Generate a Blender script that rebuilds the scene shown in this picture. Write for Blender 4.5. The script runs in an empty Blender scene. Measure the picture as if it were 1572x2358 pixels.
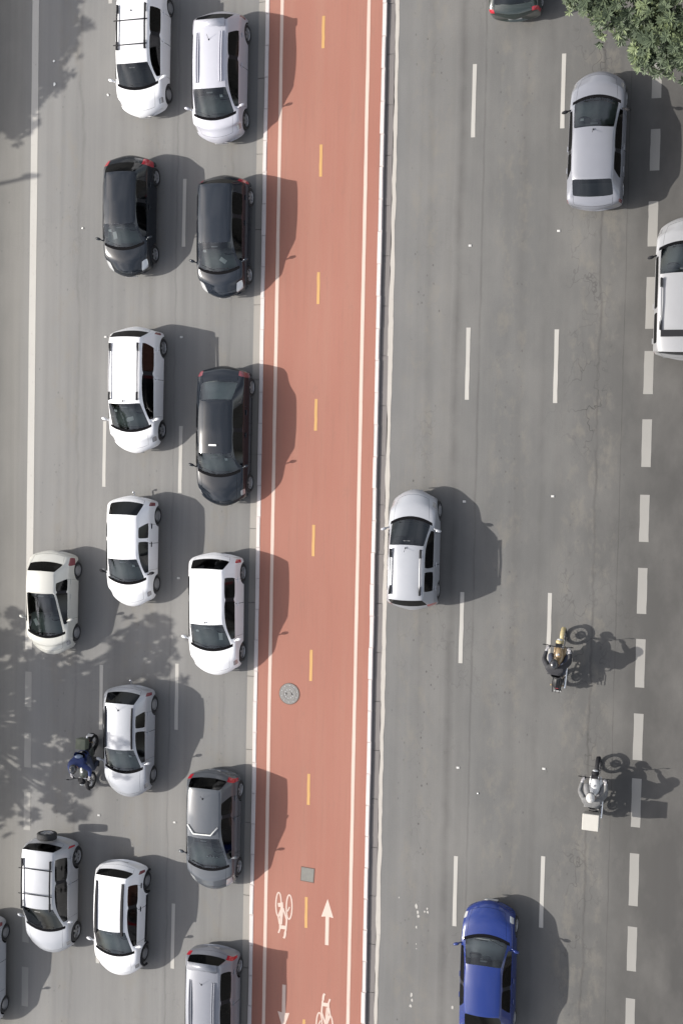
import bpy, bmesh, math, random
from mathutils import Vector, Matrix
import numpy as np

S = bpy.context.scene
COL = S.collection
random.seed(7)
rng = np.random.default_rng(11)

# ------------------------------------------------------------------ camera
H_CAM = 41.847
cam_d = bpy.data.cameras.new('camera')
cam = bpy.data.objects.new('camera', cam_d)
COL.objects.link(cam)
ax_x = (0.94671768, 0.02022382, -0.32142906)
ax_y = (-0.03199527, 0.99899524, -0.03138171)
ax_z = (0.32047144, 0.03999383, 0.94641352)
M = Matrix(((ax_x[0], ax_y[0], ax_z[0], 0), (ax_x[1], ax_y[1], ax_z[1], 0), (ax_x[2], ax_y[2], ax_z[2], H_CAM), (0, 0, 0, 1)))
cam.matrix_world = M
cam_d.sensor_fit = 'HORIZONTAL'
cam_d.sensor_width = 36.0
cam_d.lens = 3221.17 / 1572 * 36.0
cam_d.clip_end = 2000
cam_d.clip_start = 1.0
S.camera = cam

# ------------------------------------------------------------------ light
SUN_EL = math.radians(36.5)
sdir = Vector((1, 0.14, 0)).normalized() * math.cos(SUN_EL) + Vector((0, 0, -math.sin(SUN_EL)))
w = bpy.data.worlds.new('World')
S.world = w
w.use_nodes = True
nt = w.node_tree
nt.nodes.clear()
sky = nt.nodes.new('ShaderNodeTexSky')
sky.sky_type = 'NISHITA'
sky.sun_disc = False
sky.sun_elevation = SUN_EL
sky.sun_rotation = math.atan2(-sdir.x, -sdir.y)
sky.air_density = 1.0
sky.dust_density = 2.5
sky.ozone_density = 1.0
bg = nt.nodes.new('ShaderNodeBackground')
bg.inputs['Strength'].default_value = 0.135
wo = nt.nodes.new('ShaderNodeOutputWorld')
hs = nt.nodes.new('ShaderNodeHueSaturation')   # hazy, cloud-whitened city sky
hs.inputs['Saturation'].default_value = 0.42
nt.links.new(sky.outputs[0], hs.inputs['Color'])
cn = nt.nodes.new('ShaderNodeTexNoise')          # broken cloud, seen only in reflections
cn.inputs['Scale'].default_value = 3.2
cn.inputs['Detail'].default_value = 5
ctc = nt.nodes.new('ShaderNodeTexCoord')
nt.links.new(ctc.outputs['Generated'], cn.inputs['Vector'])
crp = nt.nodes.new('ShaderNodeValToRGB')
crp.color_ramp.elements[0].position = .42
crp.color_ramp.elements[0].color = (.78, .80, .84, 1)
crp.color_ramp.elements[1].position = .62
crp.color_ramp.elements[1].color = (1.7, 1.62, 1.55, 1)
nt.links.new(cn.outputs['Fac'], crp.inputs[0])
cmx = nt.nodes.new('ShaderNodeMix')
cmx.data_type = 'RGBA'
cmx.blend_type = 'MULTIPLY'
cmx.inputs[0].default_value = 1.0
nt.links.new(hs.outputs[0], cmx.inputs[6])
nt.links.new(crp.outputs[0], cmx.inputs[7])
nt.links.new(cmx.outputs[2], bg.inputs[0])
nt.links.new(bg.outputs[0], wo.inputs[0])
sun_d = bpy.data.lights.new('sun', 'SUN')
sun_d.energy = 4.1
sun_d.angle = math.radians(0.5)
sun_d.color = (1.0, 0.955, 0.88)
sun = bpy.data.objects.new('sun', sun_d)
COL.objects.link(sun)
sun.rotation_euler = sdir.to_track_quat('-Z', 'Y').to_euler()
sun.location = (-40, 0, 60)

S.view_settings.view_transform = 'Standard'
S.view_settings.look = 'None'
S.view_settings.exposure = 0.60
S.view_settings.gamma = 1.0
S.view_settings.use_curve_mapping = False
S.render.engine = 'CYCLES'
S.cycles.use_denoising = True
S.cycles.max_bounces = 6
S.cycles.transparent_max_bounces = 8
S.cycles.sample_clamp_indirect = 4

# ------------------------------------------------------------------ helpers: materials
def new_mat(name):
    m = bpy.data.materials.new(name)
    m.use_nodes = True
    m.node_tree.nodes.clear()
    return m, m.node_tree.nodes, m.node_tree.links

def N(nodes, typ, **kw):
    n = nodes.new(typ)
    for k, v in kw.items():
        if k in n.inputs:
            n.inputs[k].default_value = v
        else:
            setattr(n, k, v)
    return n

def math_node(nodes, links, op, a, b=None, clamp=False):
    n = nodes.new('ShaderNodeMath')
    n.operation = op
    n.use_clamp = clamp
    for i, v in enumerate((a, b)):
        if v is None:
            continue
        if isinstance(v, (int, float)):
            n.inputs[i].default_value = v
        else:
            links.new(v, n.inputs[i])
    return n.outputs[0]

def mix_col(nodes, links, fac, a, b):
    n = nodes.new('ShaderNodeMix')
    n.data_type = 'RGBA'
    for sock, v in ((n.inputs[0], fac), (n.inputs[6], a), (n.inputs[7], b)):
        if isinstance(v, (int, float)):
            sock.default_value = v
        elif isinstance(v, tuple):
            sock.default_value = (*v[:3], 1)
        else:
            links.new(v, sock)
    return n.outputs[2]

def noise(nodes, links, scale, detail=4, vec=None, rough=0.55):
    n = nodes.new('ShaderNodeTexNoise')
    n.inputs['Scale'].default_value = scale
    n.inputs['Detail'].default_value = detail
    n.inputs['Roughness'].default_value = rough
    if vec is not None:
        links.new(vec, n.inputs['Vector'])
    return n.outputs['Fac']

def ramp(nodes, links, fac, stops):
    n = nodes.new('ShaderNodeValToRGB')
    e = n.color_ramp.elements
    while len(e) < len(stops):
        e.new(0.5)
    for el, (p, c) in zip(e, stops):
        el.position = p
        el.color = (*c, 1) if isinstance(c, tuple) else (c, c, c, 1)
    links.new(fac, n.inputs[0])
    return n.outputs[0]

def mapped(nodes, links, scale, loc=(0, 0, 0)):
    tc = nodes.new('ShaderNodeTexCoord')
    mp = nodes.new('ShaderNodeMapping')
    mp.inputs['Scale'].default_value = scale
    mp.inputs['Location'].default_value = loc
    links.new(tc.outputs['Object'], mp.inputs[0])
    return mp.outputs[0]

def finish(nodes, links, col, rough=0.8, bump=None, bump_s=0.2, metallic=0.0, coat=0.0, spec=0.5, dist=0.01):
    p = nodes.new('ShaderNodeBsdfPrincipled')
    if isinstance(col, tuple):
        p.inputs['Base Color'].default_value = (*col[:3], 1)
    else:
        links.new(col, p.inputs['Base Color'])
    if isinstance(rough, (int, float)):
        p.inputs['Roughness'].default_value = rough
    else:
        links.new(rough, p.inputs['Roughness'])
    p.inputs['Metallic'].default_value = metallic
    p.inputs['Specular IOR Level'].default_value = spec
    p.inputs['Coat Weight'].default_value = coat
    p.inputs['Coat Roughness'].default_value = 0.06
    if bump is not None:
        b = nodes.new('ShaderNodeBump')
        b.inputs['Strength'].default_value = bump_s
        b.inputs['Distance'].default_value = dist
        links.new(bump, b.inputs['Height'])
        links.new(b.outputs[0], p.inputs['Normal'])
    o = nodes.new('ShaderNodeOutputMaterial')
    links.new(p.outputs[0], o.inputs[0])
    return p, o

def plain(name, col, rough=0.6, metallic=0.0, coat=0.0, var=0.12, scale=6.0, spec=0.5):
    m, n, l = new_mat(name)
    f = noise(n, l, scale, 4, mapped(n, l, (1, 1, 1)))
    c = mix_col(n, l, f, tuple(x * (1 - var) for x in col), tuple(min(1, x * (1 + var)) for x in col))
    finish(n, l, c, rough, metallic=metallic, coat=coat, spec=spec)
    return m

# asphalt: lengthwise wear bands, streaks, speckle, stains, cracks and sealed joints
def asphalt(name, stops, x0, x1, joints, crack=0.5, seed=0.0, pits=(), crazed=()):
    m, n, l = new_mat(name)
    tc = n.new('ShaderNodeTexCoord')
    sep = n.new('ShaderNodeSeparateXYZ')
    l.new(tc.outputs['Object'], sep.inputs[0])
    X, Y = sep.outputs[0], sep.outputs[1]
    wob = noise(n, l, 0.5, 3, mapped(n, l, (0.4, 0.25, 1), (seed, 0, 0)))
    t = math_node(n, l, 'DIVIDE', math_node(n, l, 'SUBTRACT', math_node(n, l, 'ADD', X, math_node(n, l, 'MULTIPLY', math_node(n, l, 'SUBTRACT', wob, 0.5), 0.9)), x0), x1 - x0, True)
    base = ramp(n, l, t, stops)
    streak = noise(n, l, 1.0, 5, mapped(n, l, (3.2, 0.06, 1), (seed, 3, 0)), 0.6)
    base = mix_col(n, l, math_node(n, l, 'MULTIPLY', ramp(n, l, streak, [(0.35, 1.0), (0.62, 0.0)]), 0.22), base, (0.07, 0.068, 0.066))
    blot = noise(n, l, 0.55, 5, mapped(n, l, (1, 0.5, 1), (seed, 9, 0)), 0.6)
    base = mix_col(n, l, math_node(n, l, 'MULTIPLY', ramp(n, l, blot, [(0.42, 0.0), (0.72, 1.0)]), 0.26), base, (0.235, 0.225, 0.21))
    # oil drips along the middle of lanes
    v = n.new('ShaderNodeTexVoronoi')
    v.inputs['Scale'].default_value = 1.7
    l.new(mapped(n, l, (1.6, 1.0, 1), (seed * 2, 1, 0)), v.inputs['Vector'])
    drip = ramp(n, l, v.outputs['Distance'], [(0.035, 1.0), (0.085, 0.0)])
    dm = noise(n, l, 0.35, 2, mapped(n, l, (1, 0.3, 1), (seed, 4, 0)))
    drip = math_node(n, l, 'MULTIPLY', drip, ramp(n, l, dm, [(0.5, 0.0), (0.62, 0.55)]))
    base = mix_col(n, l, drip, base, (0.05, 0.05, 0.05))
    sp = noise(n, l, 34.0, 3, mapped(n, l, (1, 1, 1)), 0.7)
    base = mix_col(n, l, math_node(n, l, 'MULTIPLY', ramp(n, l, sp, [(0.35, 1.0), (0.65, 0.0)]), 0.16), base, (0.05, 0.05, 0.05))
    def band(xc, hw):
        return math_node(n, l, 'SUBTRACT', 1.0, math_node(n, l, 'DIVIDE', math_node(n, l, 'ABSOLUTE', math_node(n, l, 'SUBTRACT', X, xc)), hw), True)
    # loosened stones leave small dark pits along the lane centres; tan and grey blotches between
    for q, (xc, hw, st) in enumerate(pits):
        vp = n.new('ShaderNodeTexVoronoi')
        vp.inputs['Scale'].default_value = 3.6
        l.new(mapped(n, l, (1.3, .9, 1), (seed + q * 3.1, q, 0)), vp.inputs['Vector'])
        pm = noise(n, l, 1.1, 4, mapped(n, l, (1, .35, 1), (q, seed, 0)), .6)
        k = math_node(n, l, 'MULTIPLY', ramp(n, l, vp.outputs['Distance'], [(.07, 1.0), (.15, 0.0)]), ramp(n, l, pm, [(.42, 0.0), (.58, st)]))
        k = math_node(n, l, 'MULTIPLY', k, ramp(n, l, band(xc, hw), [(.0, 0.0), (.4, 1.0)]))
        base = mix_col(n, l, k, base, (.055, .053, .05))
        bl2 = noise(n, l, 2.6, 5, mapped(n, l, (1, .5, 1), (q * 2, 1, seed)), .7)
        k2 = math_node(n, l, 'MULTIPLY', ramp(n, l, bl2, [(.50, 0.0), (.66, .34)]), ramp(n, l, band(xc, hw * 1.3), [(.0, 0.0), (.5, 1.0)]))
        base = mix_col(n, l, k2, base, (.17, .155, .13))
    # fine craze cracks where a mask allows
    vc = n.new('ShaderNodeTexVoronoi')
    vc.feature = 'DISTANCE_TO_EDGE'
    vc.inputs['Scale'].default_value = 1.15
    nz = n.new('ShaderNodeTexNoise')
    nz.inputs['Scale'].default_value = 2.5
    l.new(mapped(n, l, (1, 0.7, 1), (seed, 0, 0)), nz.inputs['Vector'])
    vm = n.new('ShaderNodeVectorMath')
    vm.operation = 'ADD'
    l.new(mapped(n, l, (1, 0.7, 1), (seed, 0, 0)), vm.inputs[0])
    l.new(nz.outputs['Color'], vm.inputs[1])
    l.new(vm.outputs[0], vc.inputs['Vector'])
    ck = ramp(n, l, vc.outputs['Distance'], [(0.004, 1.0), (0.022, 0.0)])
    cm = noise(n, l, 0.28, 3, mapped(n, l, (1, 0.6, 1), (seed + 5, 2, 0)))
    msk = ramp(n, l, cm, [(0.53, 0.0), (0.63, crack)])
    for xc, hw, st in crazed:
        cz = noise(n, l, .6, 3, mapped(n, l, (.6, .35, 1), (xc, 0, seed)))
        msk = math_node(n, l, 'MAXIMUM', msk, math_node(n, l, 'MULTIPLY', band(xc, hw), ramp(n, l, cz, [(.46, 0.0), (.58, st)])))
    ck = math_node(n, l, 'MULTIPLY', ck, msk)
    base = mix_col(n, l, ck, base, (0.045, 0.043, 0.042))
    for jx, wid, amp, st in joints:
        wv = noise(n, l, 1.0, 4, mapped(n, l, (0.0, 0.55, 1), (jx, 0, jx)), 0.65)
        dx = math_node(n, l, 'ABSOLUTE', math_node(n, l, 'SUBTRACT', math_node(n, l, 'ADD', X, math_node(n, l, 'MULTIPLY', math_node(n, l, 'SUBTRACT', wv, 0.5), amp)), jx))
        k = math_node(n, l, 'SUBTRACT', 1.0, math_node(n, l, 'DIVIDE', dx, wid), True)
        br = noise(n, l, 1.0, 3, mapped(n, l, (0.1, 0.9, 1), (jx * 3, 0, 0)))
        k = math_node(n, l, 'MULTIPLY', k, ramp(n, l, br, [(0.3, st * 0.3), (0.6, st)]))
        base = mix_col(n, l, k, base, (0.05, 0.047, 0.045))
    finish(n, l, base, 0.88, sp, 0.35, dist=0.004, spec=0.35)
    return m

MAT_ROAD_L = asphalt('asphalt_left', [(0.0, (.080, .078, .073)), (0.18, (.105, .102, .095)), (0.26, (.165, .160, .148)), (0.34, (.194, .192, .187)), (0.45, (.165, .1635, .160)), (0.7, (.182, .1805, .1765)), (1.0, (.164, .1625, .159))], -29, -17.2,  # first stops put the vignette at the far left into the asphalt colour
                     [(-20.05, 0.05, 0.25, 0.3), (-23.6, 0.09, 0.5, 0.22), (-18.1, 0.08, 0.4, 0.18), (-22.05, .3, .5, .16), (-20.9, .3, .5, .12)], 0.12, 1.0, pits=((-24.1, .5, .5), (-21.2, .6, .35), (-18.4, .5, .35)))
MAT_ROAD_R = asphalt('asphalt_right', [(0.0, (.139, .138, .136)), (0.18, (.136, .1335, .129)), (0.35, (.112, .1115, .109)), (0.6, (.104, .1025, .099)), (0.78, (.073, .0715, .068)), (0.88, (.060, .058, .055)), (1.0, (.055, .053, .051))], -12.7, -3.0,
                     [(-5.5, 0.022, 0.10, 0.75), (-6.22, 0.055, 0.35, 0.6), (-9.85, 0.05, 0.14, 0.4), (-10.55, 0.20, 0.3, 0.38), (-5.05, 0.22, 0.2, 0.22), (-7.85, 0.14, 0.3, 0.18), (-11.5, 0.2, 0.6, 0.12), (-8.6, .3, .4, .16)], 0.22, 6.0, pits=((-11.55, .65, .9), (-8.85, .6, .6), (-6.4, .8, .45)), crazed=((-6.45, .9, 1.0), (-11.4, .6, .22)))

def worn_paint(name, col, wear=(.5, .5), back=(.16, .155, .15), amount=0.35, rough=0.7):
    m, n, l = new_mat(name)
    a = noise(n, l, 9.0, 6, mapped(n, l, (1, .6, 1)), 0.7)
    b = noise(n, l, 0.9, 3, mapped(n, l, (1, .6, 1)))
    c = mix_col(n, l, b, tuple(x * .9 for x in col), tuple(min(1, x * 1.08) for x in col))
    f = math_node(n, l, 'MULTIPLY', ramp(n, l, a, [(0.58, 0.0), (0.72, 1.0)]), amount)
    finish(n, l, mix_col(n, l, f, c, back), rough, a, 0.15, dist=0.003)
    return m

MAT_LINE = worn_paint('lane_paint', (.34, .328, .305), amount=.35)
MAT_LINE_GREY = worn_paint('old_lane_paint', (.225, .218, .203), amount=.4)
MAT_LINE_PINK = worn_paint('cycle_line_paint', (.50, .385, .33), back=(.45, .2, .15), amount=.2)
MAT_YELLOW = worn_paint('yellow_paint', (.43, .245, .085), back=(.4, .2, .1), amount=.25)
MAT_KERB = worn_paint('whitewash', (.51, .465, .45), back=(.28, .26, .25), amount=.42)
MAT_KERB_SIDE = worn_paint('kerb_concrete', (.20, .19, .185), back=(.1, .1, .1), amount=.3)
MAT_GUTTER_L = worn_paint('gutter_pale', (.235, .22, .20), back=(.17, .165, .16), amount=.5)
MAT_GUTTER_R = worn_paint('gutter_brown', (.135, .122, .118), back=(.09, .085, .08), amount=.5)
MAT_EDGE = worn_paint('edge_strip', (.36, .335, .305), back=(.2, .19, .18), amount=.45)

def red_deck():
    m, n, l = new_mat('red_cycle_paint')
    a = noise(n, l, 0.35, 5, mapped(n, l, (1.2, .35, 1)), .6)
    c = mix_col(n, l, a, (.245, .102, .075), (.305, .145, .110))
    b = noise(n, l, 1.0, 5, mapped(n, l, (2.4, .08, 1), (3, 0, 0)), .6)
    c = mix_col(n, l, math_node(n, l, 'MULTIPLY', ramp(n, l, b, [(.45, 0.0), (.7, 1.0)]), .25), c, (.30, .175, .13))
    s = noise(n, l, 40, 3, mapped(n, l, (1, 1, 1)), .7)
    c = mix_col(n, l, math_node(n, l, 'MULTIPLY', ramp(n, l, s, [(.3, 1.0), (.55, 0.0)]), .12), c, (.2, .06, .05))
    d = noise(n, l, 3.2, 5, mapped(n, l, (1, .5, 1), (9, 2, 0)), .7)
    c = mix_col(n, l, math_node(n, l, 'MULTIPLY', ramp(n, l, d, [(.60, 0.0), (.72, 1.0)]), .28), c, (.21, .115, .09))
    e2 = noise(n, l, 1.0, 6, mapped(n, l, (9, .5, 1), (2, 7, 0)), .65)
    c = mix_col(n, l, math_node(n, l, 'MULTIPLY', ramp(n, l, e2, [(.54, 0.0), (.70, 1.0)]), .32), c, (.20, .105, .082))
    finish(n, l, c, .85, s, .25, dist=.003, spec=.3)
    return m
MAT_RED = red_deck()
MAT_PAVE = plain('pavement_concrete', (.24, .235, .225), .9, var=.2, scale=1.5)
MAT_GROUND = plain('ground_dust', (.2, .19, .175), .95, var=.2, scale=.4)

def paint(name, col, metallic=0.0, rough=0.32, coat=0.6, spec=.5):
    m, n, l = new_mat(name)
    f = noise(n, l, 2.2, 5, mapped(n, l, (1, 1, 1)), .65)
    c = mix_col(n, l, f, tuple(x * .93 for x in col), tuple(min(.92, x * 1.05) for x in col))
    geo = n.new('ShaderNodeNewGeometry')
    p = n.new('ShaderNodeBsdfPrincipled')
    l.new(c, p.inputs['Base Color'])
    p.inputs['Roughness'].default_value = rough
    p.inputs['Metallic'].default_value = metallic
    p.inputs['Specular IOR Level'].default_value = spec
    p.inputs['Coat Weight'].default_value = coat
    p.inputs['Coat Roughness'].default_value = .05
    lining = n.new('ShaderNodeBsdfDiffuse')
    lining.inputs[0].default_value = (.035, .035, .036, 1)
    mx = n.new('ShaderNodeMixShader')
    l.new(geo.outputs['Backfacing'], mx.inputs[0])
    l.new(p.outputs[0], mx.inputs[1])
    l.new(lining.outputs[0], mx.inputs[2])
    o = n.new('ShaderNodeOutputMaterial')
    l.new(mx.outputs[0], o.inputs[0])
    return m

def glass(name, tint, refl=1.0):
    m, n, l = new_mat(name)
    tr = n.new('ShaderNodeBsdfTransparent')
    tr.inputs[0].default_value = (*tint, 1)
    gl = n.new('ShaderNodeBsdfGlossy')
    gl.inputs['Roughness'].default_value = .06
    gl.inputs[0].default_value = (.95, .97, 1, 1)
    fr = n.new('ShaderNodeFresnel')
    fr.inputs[0].default_value = 1.6
    f = math_node(n, l, 'MULTIPLY', fr.outputs[0], refl, True)
    mx = n.new('ShaderNodeMixShader')
    l.new(f, mx.inputs[0])
    l.new(tr.outputs[0], mx.inputs[1])
    l.new(gl.outputs[0], mx.inputs[2])
    o = n.new('ShaderNodeOutputMaterial')
    l.new(mx.outputs[0], o.inputs[0])
    return m

G_CLEAR = glass('windscreen_glass', (.82, .885, .86), 1.2)
G_DARK = glass('tinted_glass', (.05, .053, .06), .45)
G_MID = glass('smoked_glass', (.34, .37, .37), 1.0)
M_TRIM = plain('black_plastic', (.018, .018, .020), .7, spec=.15)
M_COWL = plain('wiper_cowl_black', (.006, .006, .007), .9, spec=.05)
M_WELL = plain('wheel_well', (.012, .012, .012), .9)
M_TYRE = plain('tyre_rubber', (.022, .022, .023), .8)
M_ALLOY = plain('alloy_rim', (.42, .42, .43), .38, .6)
M_HUB = plain('steel_hubcap', (.30, .30, .31), .45, .4)
M_LAMP = plain('headlight_lens', (.52, .53, .54), .12, .35, coat=1.0, var=.06)
M_LAMP_GREY = plain('headlight_smoke', (.34, .34, .35), .15, .4, coat=1.0)
M_TAIL = plain('tail_light_red', (.36, .012, .025), .15, coat=1.0, var=.3, scale=14)
M_TAIL_DULL = plain('tail_light_dull', (.17, .04, .05), .25, coat=.8, var=.3, scale=14)
M_PLATE = plain('plate_grey', (.42, .42, .42), .5)
M_DASH = plain('dashboard_grey', (.165, .188, .176), .85, var=.3, scale=5)
M_SEAT = plain('seat_cloth', (.11, .115, .117), .9)
M_SHELF = plain('pale_shelf', (.34, .38, .36), .8, var=.35, scale=4)
M_CHROME = plain('chrome', (.75, .75, .76), .18, .9)
M_PAPER = plain('white_paper', (.75, .75, .72), .8)
M_ROAD_WHITE = plain('white_chip', (.46, .455, .44), .6)
M_IRON = plain('cast_iron', (.16, .155, .15), .6, .3, var=.35, scale=22)
M_JOINT = plain('joint_dirt', (.115, .075, .062), .95)
M_PATCH = plain('cement_patch', (.17, .165, .15), .9, var=.2, scale=9)

P_WHITE = paint('white_paint', (.72, .72, .735))
P_CREAM = paint('cream_white_paint', (.45, .445, .41))
P_PEARL = paint('pearl_silver_paint', (.43, .43, .475), .12, .33)
P_SILVER = paint('silver_paint', (.195, .202, .228), .1, .30)
P_SILVERW = paint('pale_silver_paint', (.35, .36, .385), .12, .34)
P_ESTATE = paint('estate_silver_paint', (.31, .32, .345), .12, .34)
P_BLACK = paint('black_paint', (.010, .013, .018), 0, .12, .35, .35)
P_BLACK2 = paint('dark_graphite_paint', (.014, .018, .025), 0, .12, .35, .35)
P_GREY = paint('grey_metal_paint', (.078, .085, .096), 0, .16, .5, .4)
P_GREEN = paint('dark_green_paint', (.014, .022, .020), 0, .32, 1.0)
P_BLUE = paint('blue_paint', (.011, .026, .135), 0, .22, .6, .3)
P_GREYW = paint('grey_white_paint', (.33, .345, .345), .1, .35)
P_DULL = paint('dull_white_paint', (.28, .282, .29), .1, .36)

# ------------------------------------------------------------------ helpers: geometry
def link(name, me, mat=None, parent=None, loc=None, rot=None):
    o = bpy.data.objects.new(name, me)
    COL.objects.link(o)
    if mat is not None and me is not None and len(me.materials) == 0:
        me.materials.append(mat)
    if parent is not None:
        o.parent = parent
    if loc is not None:
        o.location = loc
    if rot is not None:
        o.rotation_euler = rot
    return o

def bm_mesh(bm, smooth=False):
    me = bpy.data.meshes.new('m')
    bm.to_mesh(me)
    bm.free()
    if smooth:
        for p in me.polygons:
            p.use_smooth = True
    return me

def b_box(bm, c, s, rot=None):
    r = bmesh.ops.create_cube(bm, size=1.0)
    m = Matrix.Translation(c) @ (rot if rot is not None else Matrix.Identity(4)) @ Matrix.Diagonal((*s, 1))
    bmesh.ops.transform(bm, matrix=m, verts=r['verts'])
    return r['verts']

def b_tube(bm, pts, rad, seg=8, cap=True):
    pts = [Vector(p) for p in pts]
    rads = rad if isinstance(rad, (list, tuple)) else [rad] * len(pts)
    rings = []
    up = Vector((0.13, 0.21, 0.97))
    for i, p in enumerate(pts):
        d = (pts[min(i + 1, len(pts) - 1)] - pts[max(i - 1, 0)]).normalized()
        a = d.cross(up)
        if a.length < 1e-3:
            a = d.cross(Vector((1, 0, 0)))
        a.normalize()
        b = d.cross(a)
        rings.append([bm.verts.new(p + (a * math.cos(2 * math.pi * k / seg) + b * math.sin(2 * math.pi * k / seg)) * rads[i]) for k in range(seg)])
    for r0, r1 in zip(rings, rings[1:]):
        for k in range(seg):
            bm.faces.new((r0[k], r0[(k + 1) % seg], r1[(k + 1) % seg], r1[k]))
    if cap:
        bm.faces.new(rings[0][::-1])
        bm.faces.new(rings[-1])

def b_lathe(bm, prof, seg=24, axis='X'):
    """profile of (along, radius) revolved round the axis"""
    rings = []
    for a, r in prof:
        ring = []
        for k in range(seg):
            t = 2 * math.pi * k / seg
            c, s = math.cos(t) * r, math.sin(t) * r
            ring.append(bm.verts.new((a, c, s) if axis == 'X' else ((c, a, s) if axis == 'Y' else (c, s, a))))
        rings.append(ring)
    for r0, r1 in zip(rings, rings[1:]):
        for k in range(seg):
            bm.faces.new((r0[k], r0[(k + 1) % seg], r1[(k + 1) % seg], r1[k]))
    if prof[0][1] < .01:
        bm.faces.new(rings[0][::-1])
    if prof[-1][1] < .01:
        bm.faces.new(rings[-1])
    bmesh.ops.recalc_face_normals(bm, faces=bm.faces[:])

def b_blob(bm, c, s, sub=2, rot=None):
    r = bmesh.ops.create_icosphere(bm, subdivisions=sub, radius=1.0)
    m = Matrix.Translation(c) @ (rot if rot is not None else Matrix.Identity(4)) @ Matrix.Diagonal((*s, 1))
    bmesh.ops.transform(bm, matrix=m, verts=r['verts'])
    return r['verts']

def simple(name, mat, parent, fn, smooth=False, loc=None, rot=None):
    bm = bmesh.new()
    fn(bm)
    return link(name, bm_mesh(bm, smooth), mat, parent, loc, rot)

def tag(o, label=None, cat=None, group=None, kind=None):
    if label:
        o['label'] = label
    if cat:
        o['category'] = cat
    if group:
        o['group'] = group
    if kind:
        o['kind'] = kind
    return o

def thing(name, label, cat, loc, rz=0.0, group=None):
    o = bpy.data.objects.new(name, None)
    COL.objects.link(o)
    o.empty_display_size = .3
    o.location = loc
    o.rotation_euler = (0, 0, rz)
    return tag(o, label, cat, group)

# ------------------------------------------------------------------ setting
def sheet(name, x0, x1, y0, y1, z, mat, nx=1, ny=1):
    bm = bmesh.new()
    vs = [[bm.verts.new((x0 + (x1 - x0) * i / nx, y0 + (y1 - y0) * j / ny, z)) for i in range(nx + 1)] for j in range(ny + 1)]
    for j in range(ny):
        for i in range(nx):
            bm.faces.new((vs[j][i], vs[j][i + 1], vs[j + 1][i + 1], vs[j + 1][i]))
    return link(name, bm_mesh(bm), mat)

YA, YB = -280.0, 280.0
tag(sheet('ground', -600, 600, -600, 600, -0.06, MAT_GROUND), kind='structure')
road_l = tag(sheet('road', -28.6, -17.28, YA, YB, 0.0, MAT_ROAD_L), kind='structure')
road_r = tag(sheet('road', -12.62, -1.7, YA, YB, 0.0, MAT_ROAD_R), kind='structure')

def slab(name, x0, x1, y0, y1, z0, z1, mat, parent=None, bev=0.0, jit=0.0):
    bm = bmesh.new()
    b_box(bm, ((x0 + x1) / 2, (y0 + y1) / 2, (z0 + z1) / 2), (x1 - x0, y1 - y0, z1 - z0))
    if bev:
        bmesh.ops.bevel(bm, geom=bm.edges[:], offset=bev, segments=2, affect='EDGES', profile=.6)
    return link(name, bm_mesh(bm), mat, parent)

for x0, x1 in ((-45, -28.75), (-1.55, 14)):
    tag(slab('pavement', x0, x1, YA, YB, -0.05, 0.13, MAT_PAVE), kind='structure')
for x0, x1 in ((-28.75, -28.6), (-1.7, -1.55)):
    tag(slab('kerb', x0, x1, YA, YB, -0.05, 0.135, MAT_KERB_SIDE), kind='structure')

KH = 0.10
lane = tag(sheet('cycle_path', -16.885, -13.13, YA, YB, KH - 0.012, MAT_RED), kind='structure')

# whitewashed kerb stones, each its own piece, on both sides of the cycle path
def kerb_run(x0, x1):
    root = slab('kerb', x0 + .02, x1 - .02, YA, YB, -0.05, KH - .03, MAT_KERB_SIDE)
    tag(root, kind='structure')
    stones = []
    for k in range(3):
        bm = bmesh.new()
        b_box(bm, (0, 0, 0), (x1 - x0, 0.992, 0.14))
        bmesh.ops.bevel(bm, geom=[e for e in bm.edges if all(v.co.z > 0 for v in e.verts)], offset=.012 + .004 * k, segments=2, affect='EDGES')
        stones.append(bm_mesh(bm))
        stones[-1].materials.append(MAT_KERB)
    y = -48.0
    while y < 46:
        o = link('kerb_stone', random.choice(stones), None, root, ((x0 + x1) / 2 + random.uniform(-.007, .007), y + .5, KH - .07 + random.uniform(-.003, .003)), (0, random.uniform(-.006, .006), random.uniform(-.007, .007)))
        y += 1.0
    return root
kerb_run(-17.02, -16.88)
kerb_run(-13.14, -13.0)

def gutter_run(x0, x1, mat, ln, name='gutter'):
    root = tag(sheet(name, x0, x1, YA, YB, -0.03, MAT_KERB_SIDE), kind='structure')
    bm = bmesh.new()
    b_box(bm, (0, 0, 0), (x1 - x0, ln - .014, .03))
    bmesh.ops.bevel(bm, geom=bm.edges[:], offset=.004, segments=1, affect='EDGES')
    me = bm_mesh(bm)
    me.materials.append(mat)
    y = -48.0
    while y < 46:
        link('gutter_slab', me, None, root, ((x0 + x1) / 2, y + ln / 2, -.011 + random.uniform(-.002, .002)), (0, 0, random.uniform(-.0015, .0015)))
        y += ln
gutter_run(-17.28, -17.02, MAT_GUTTER_L, 2.4)
gutter_run(-13.0, -12.74, MAT_GUTTER_R, 1.55)

def wavy_strip(name, x0, x1, y0, y1, z, mat, parent, amp=.012, n=260):
    bm = bmesh.new()
    prev = None
    a = b = 0.0
    for i in range(n + 1):
        y = y0 + (y1 - y0) * i / n
        a = .75 * a + random.uniform(-amp, amp)
        b = .75 * b + random.uniform(-amp, amp)
        cur = (bm.verts.new((x0 + a, y, z)), bm.verts.new((x1 + b, y, z)))
        if prev:
            bm.faces.new((prev[0], prev[1], cur[1], cur[0]))
        prev = cur
    return link(name, bm_mesh(bm), mat, parent)

edge = tag(wavy_strip('edge_strip', -12.74, -12.61, YA, YB, 0.004, MAT_EDGE, None, .014, 2800), kind='structure')
ZP = .004
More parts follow.
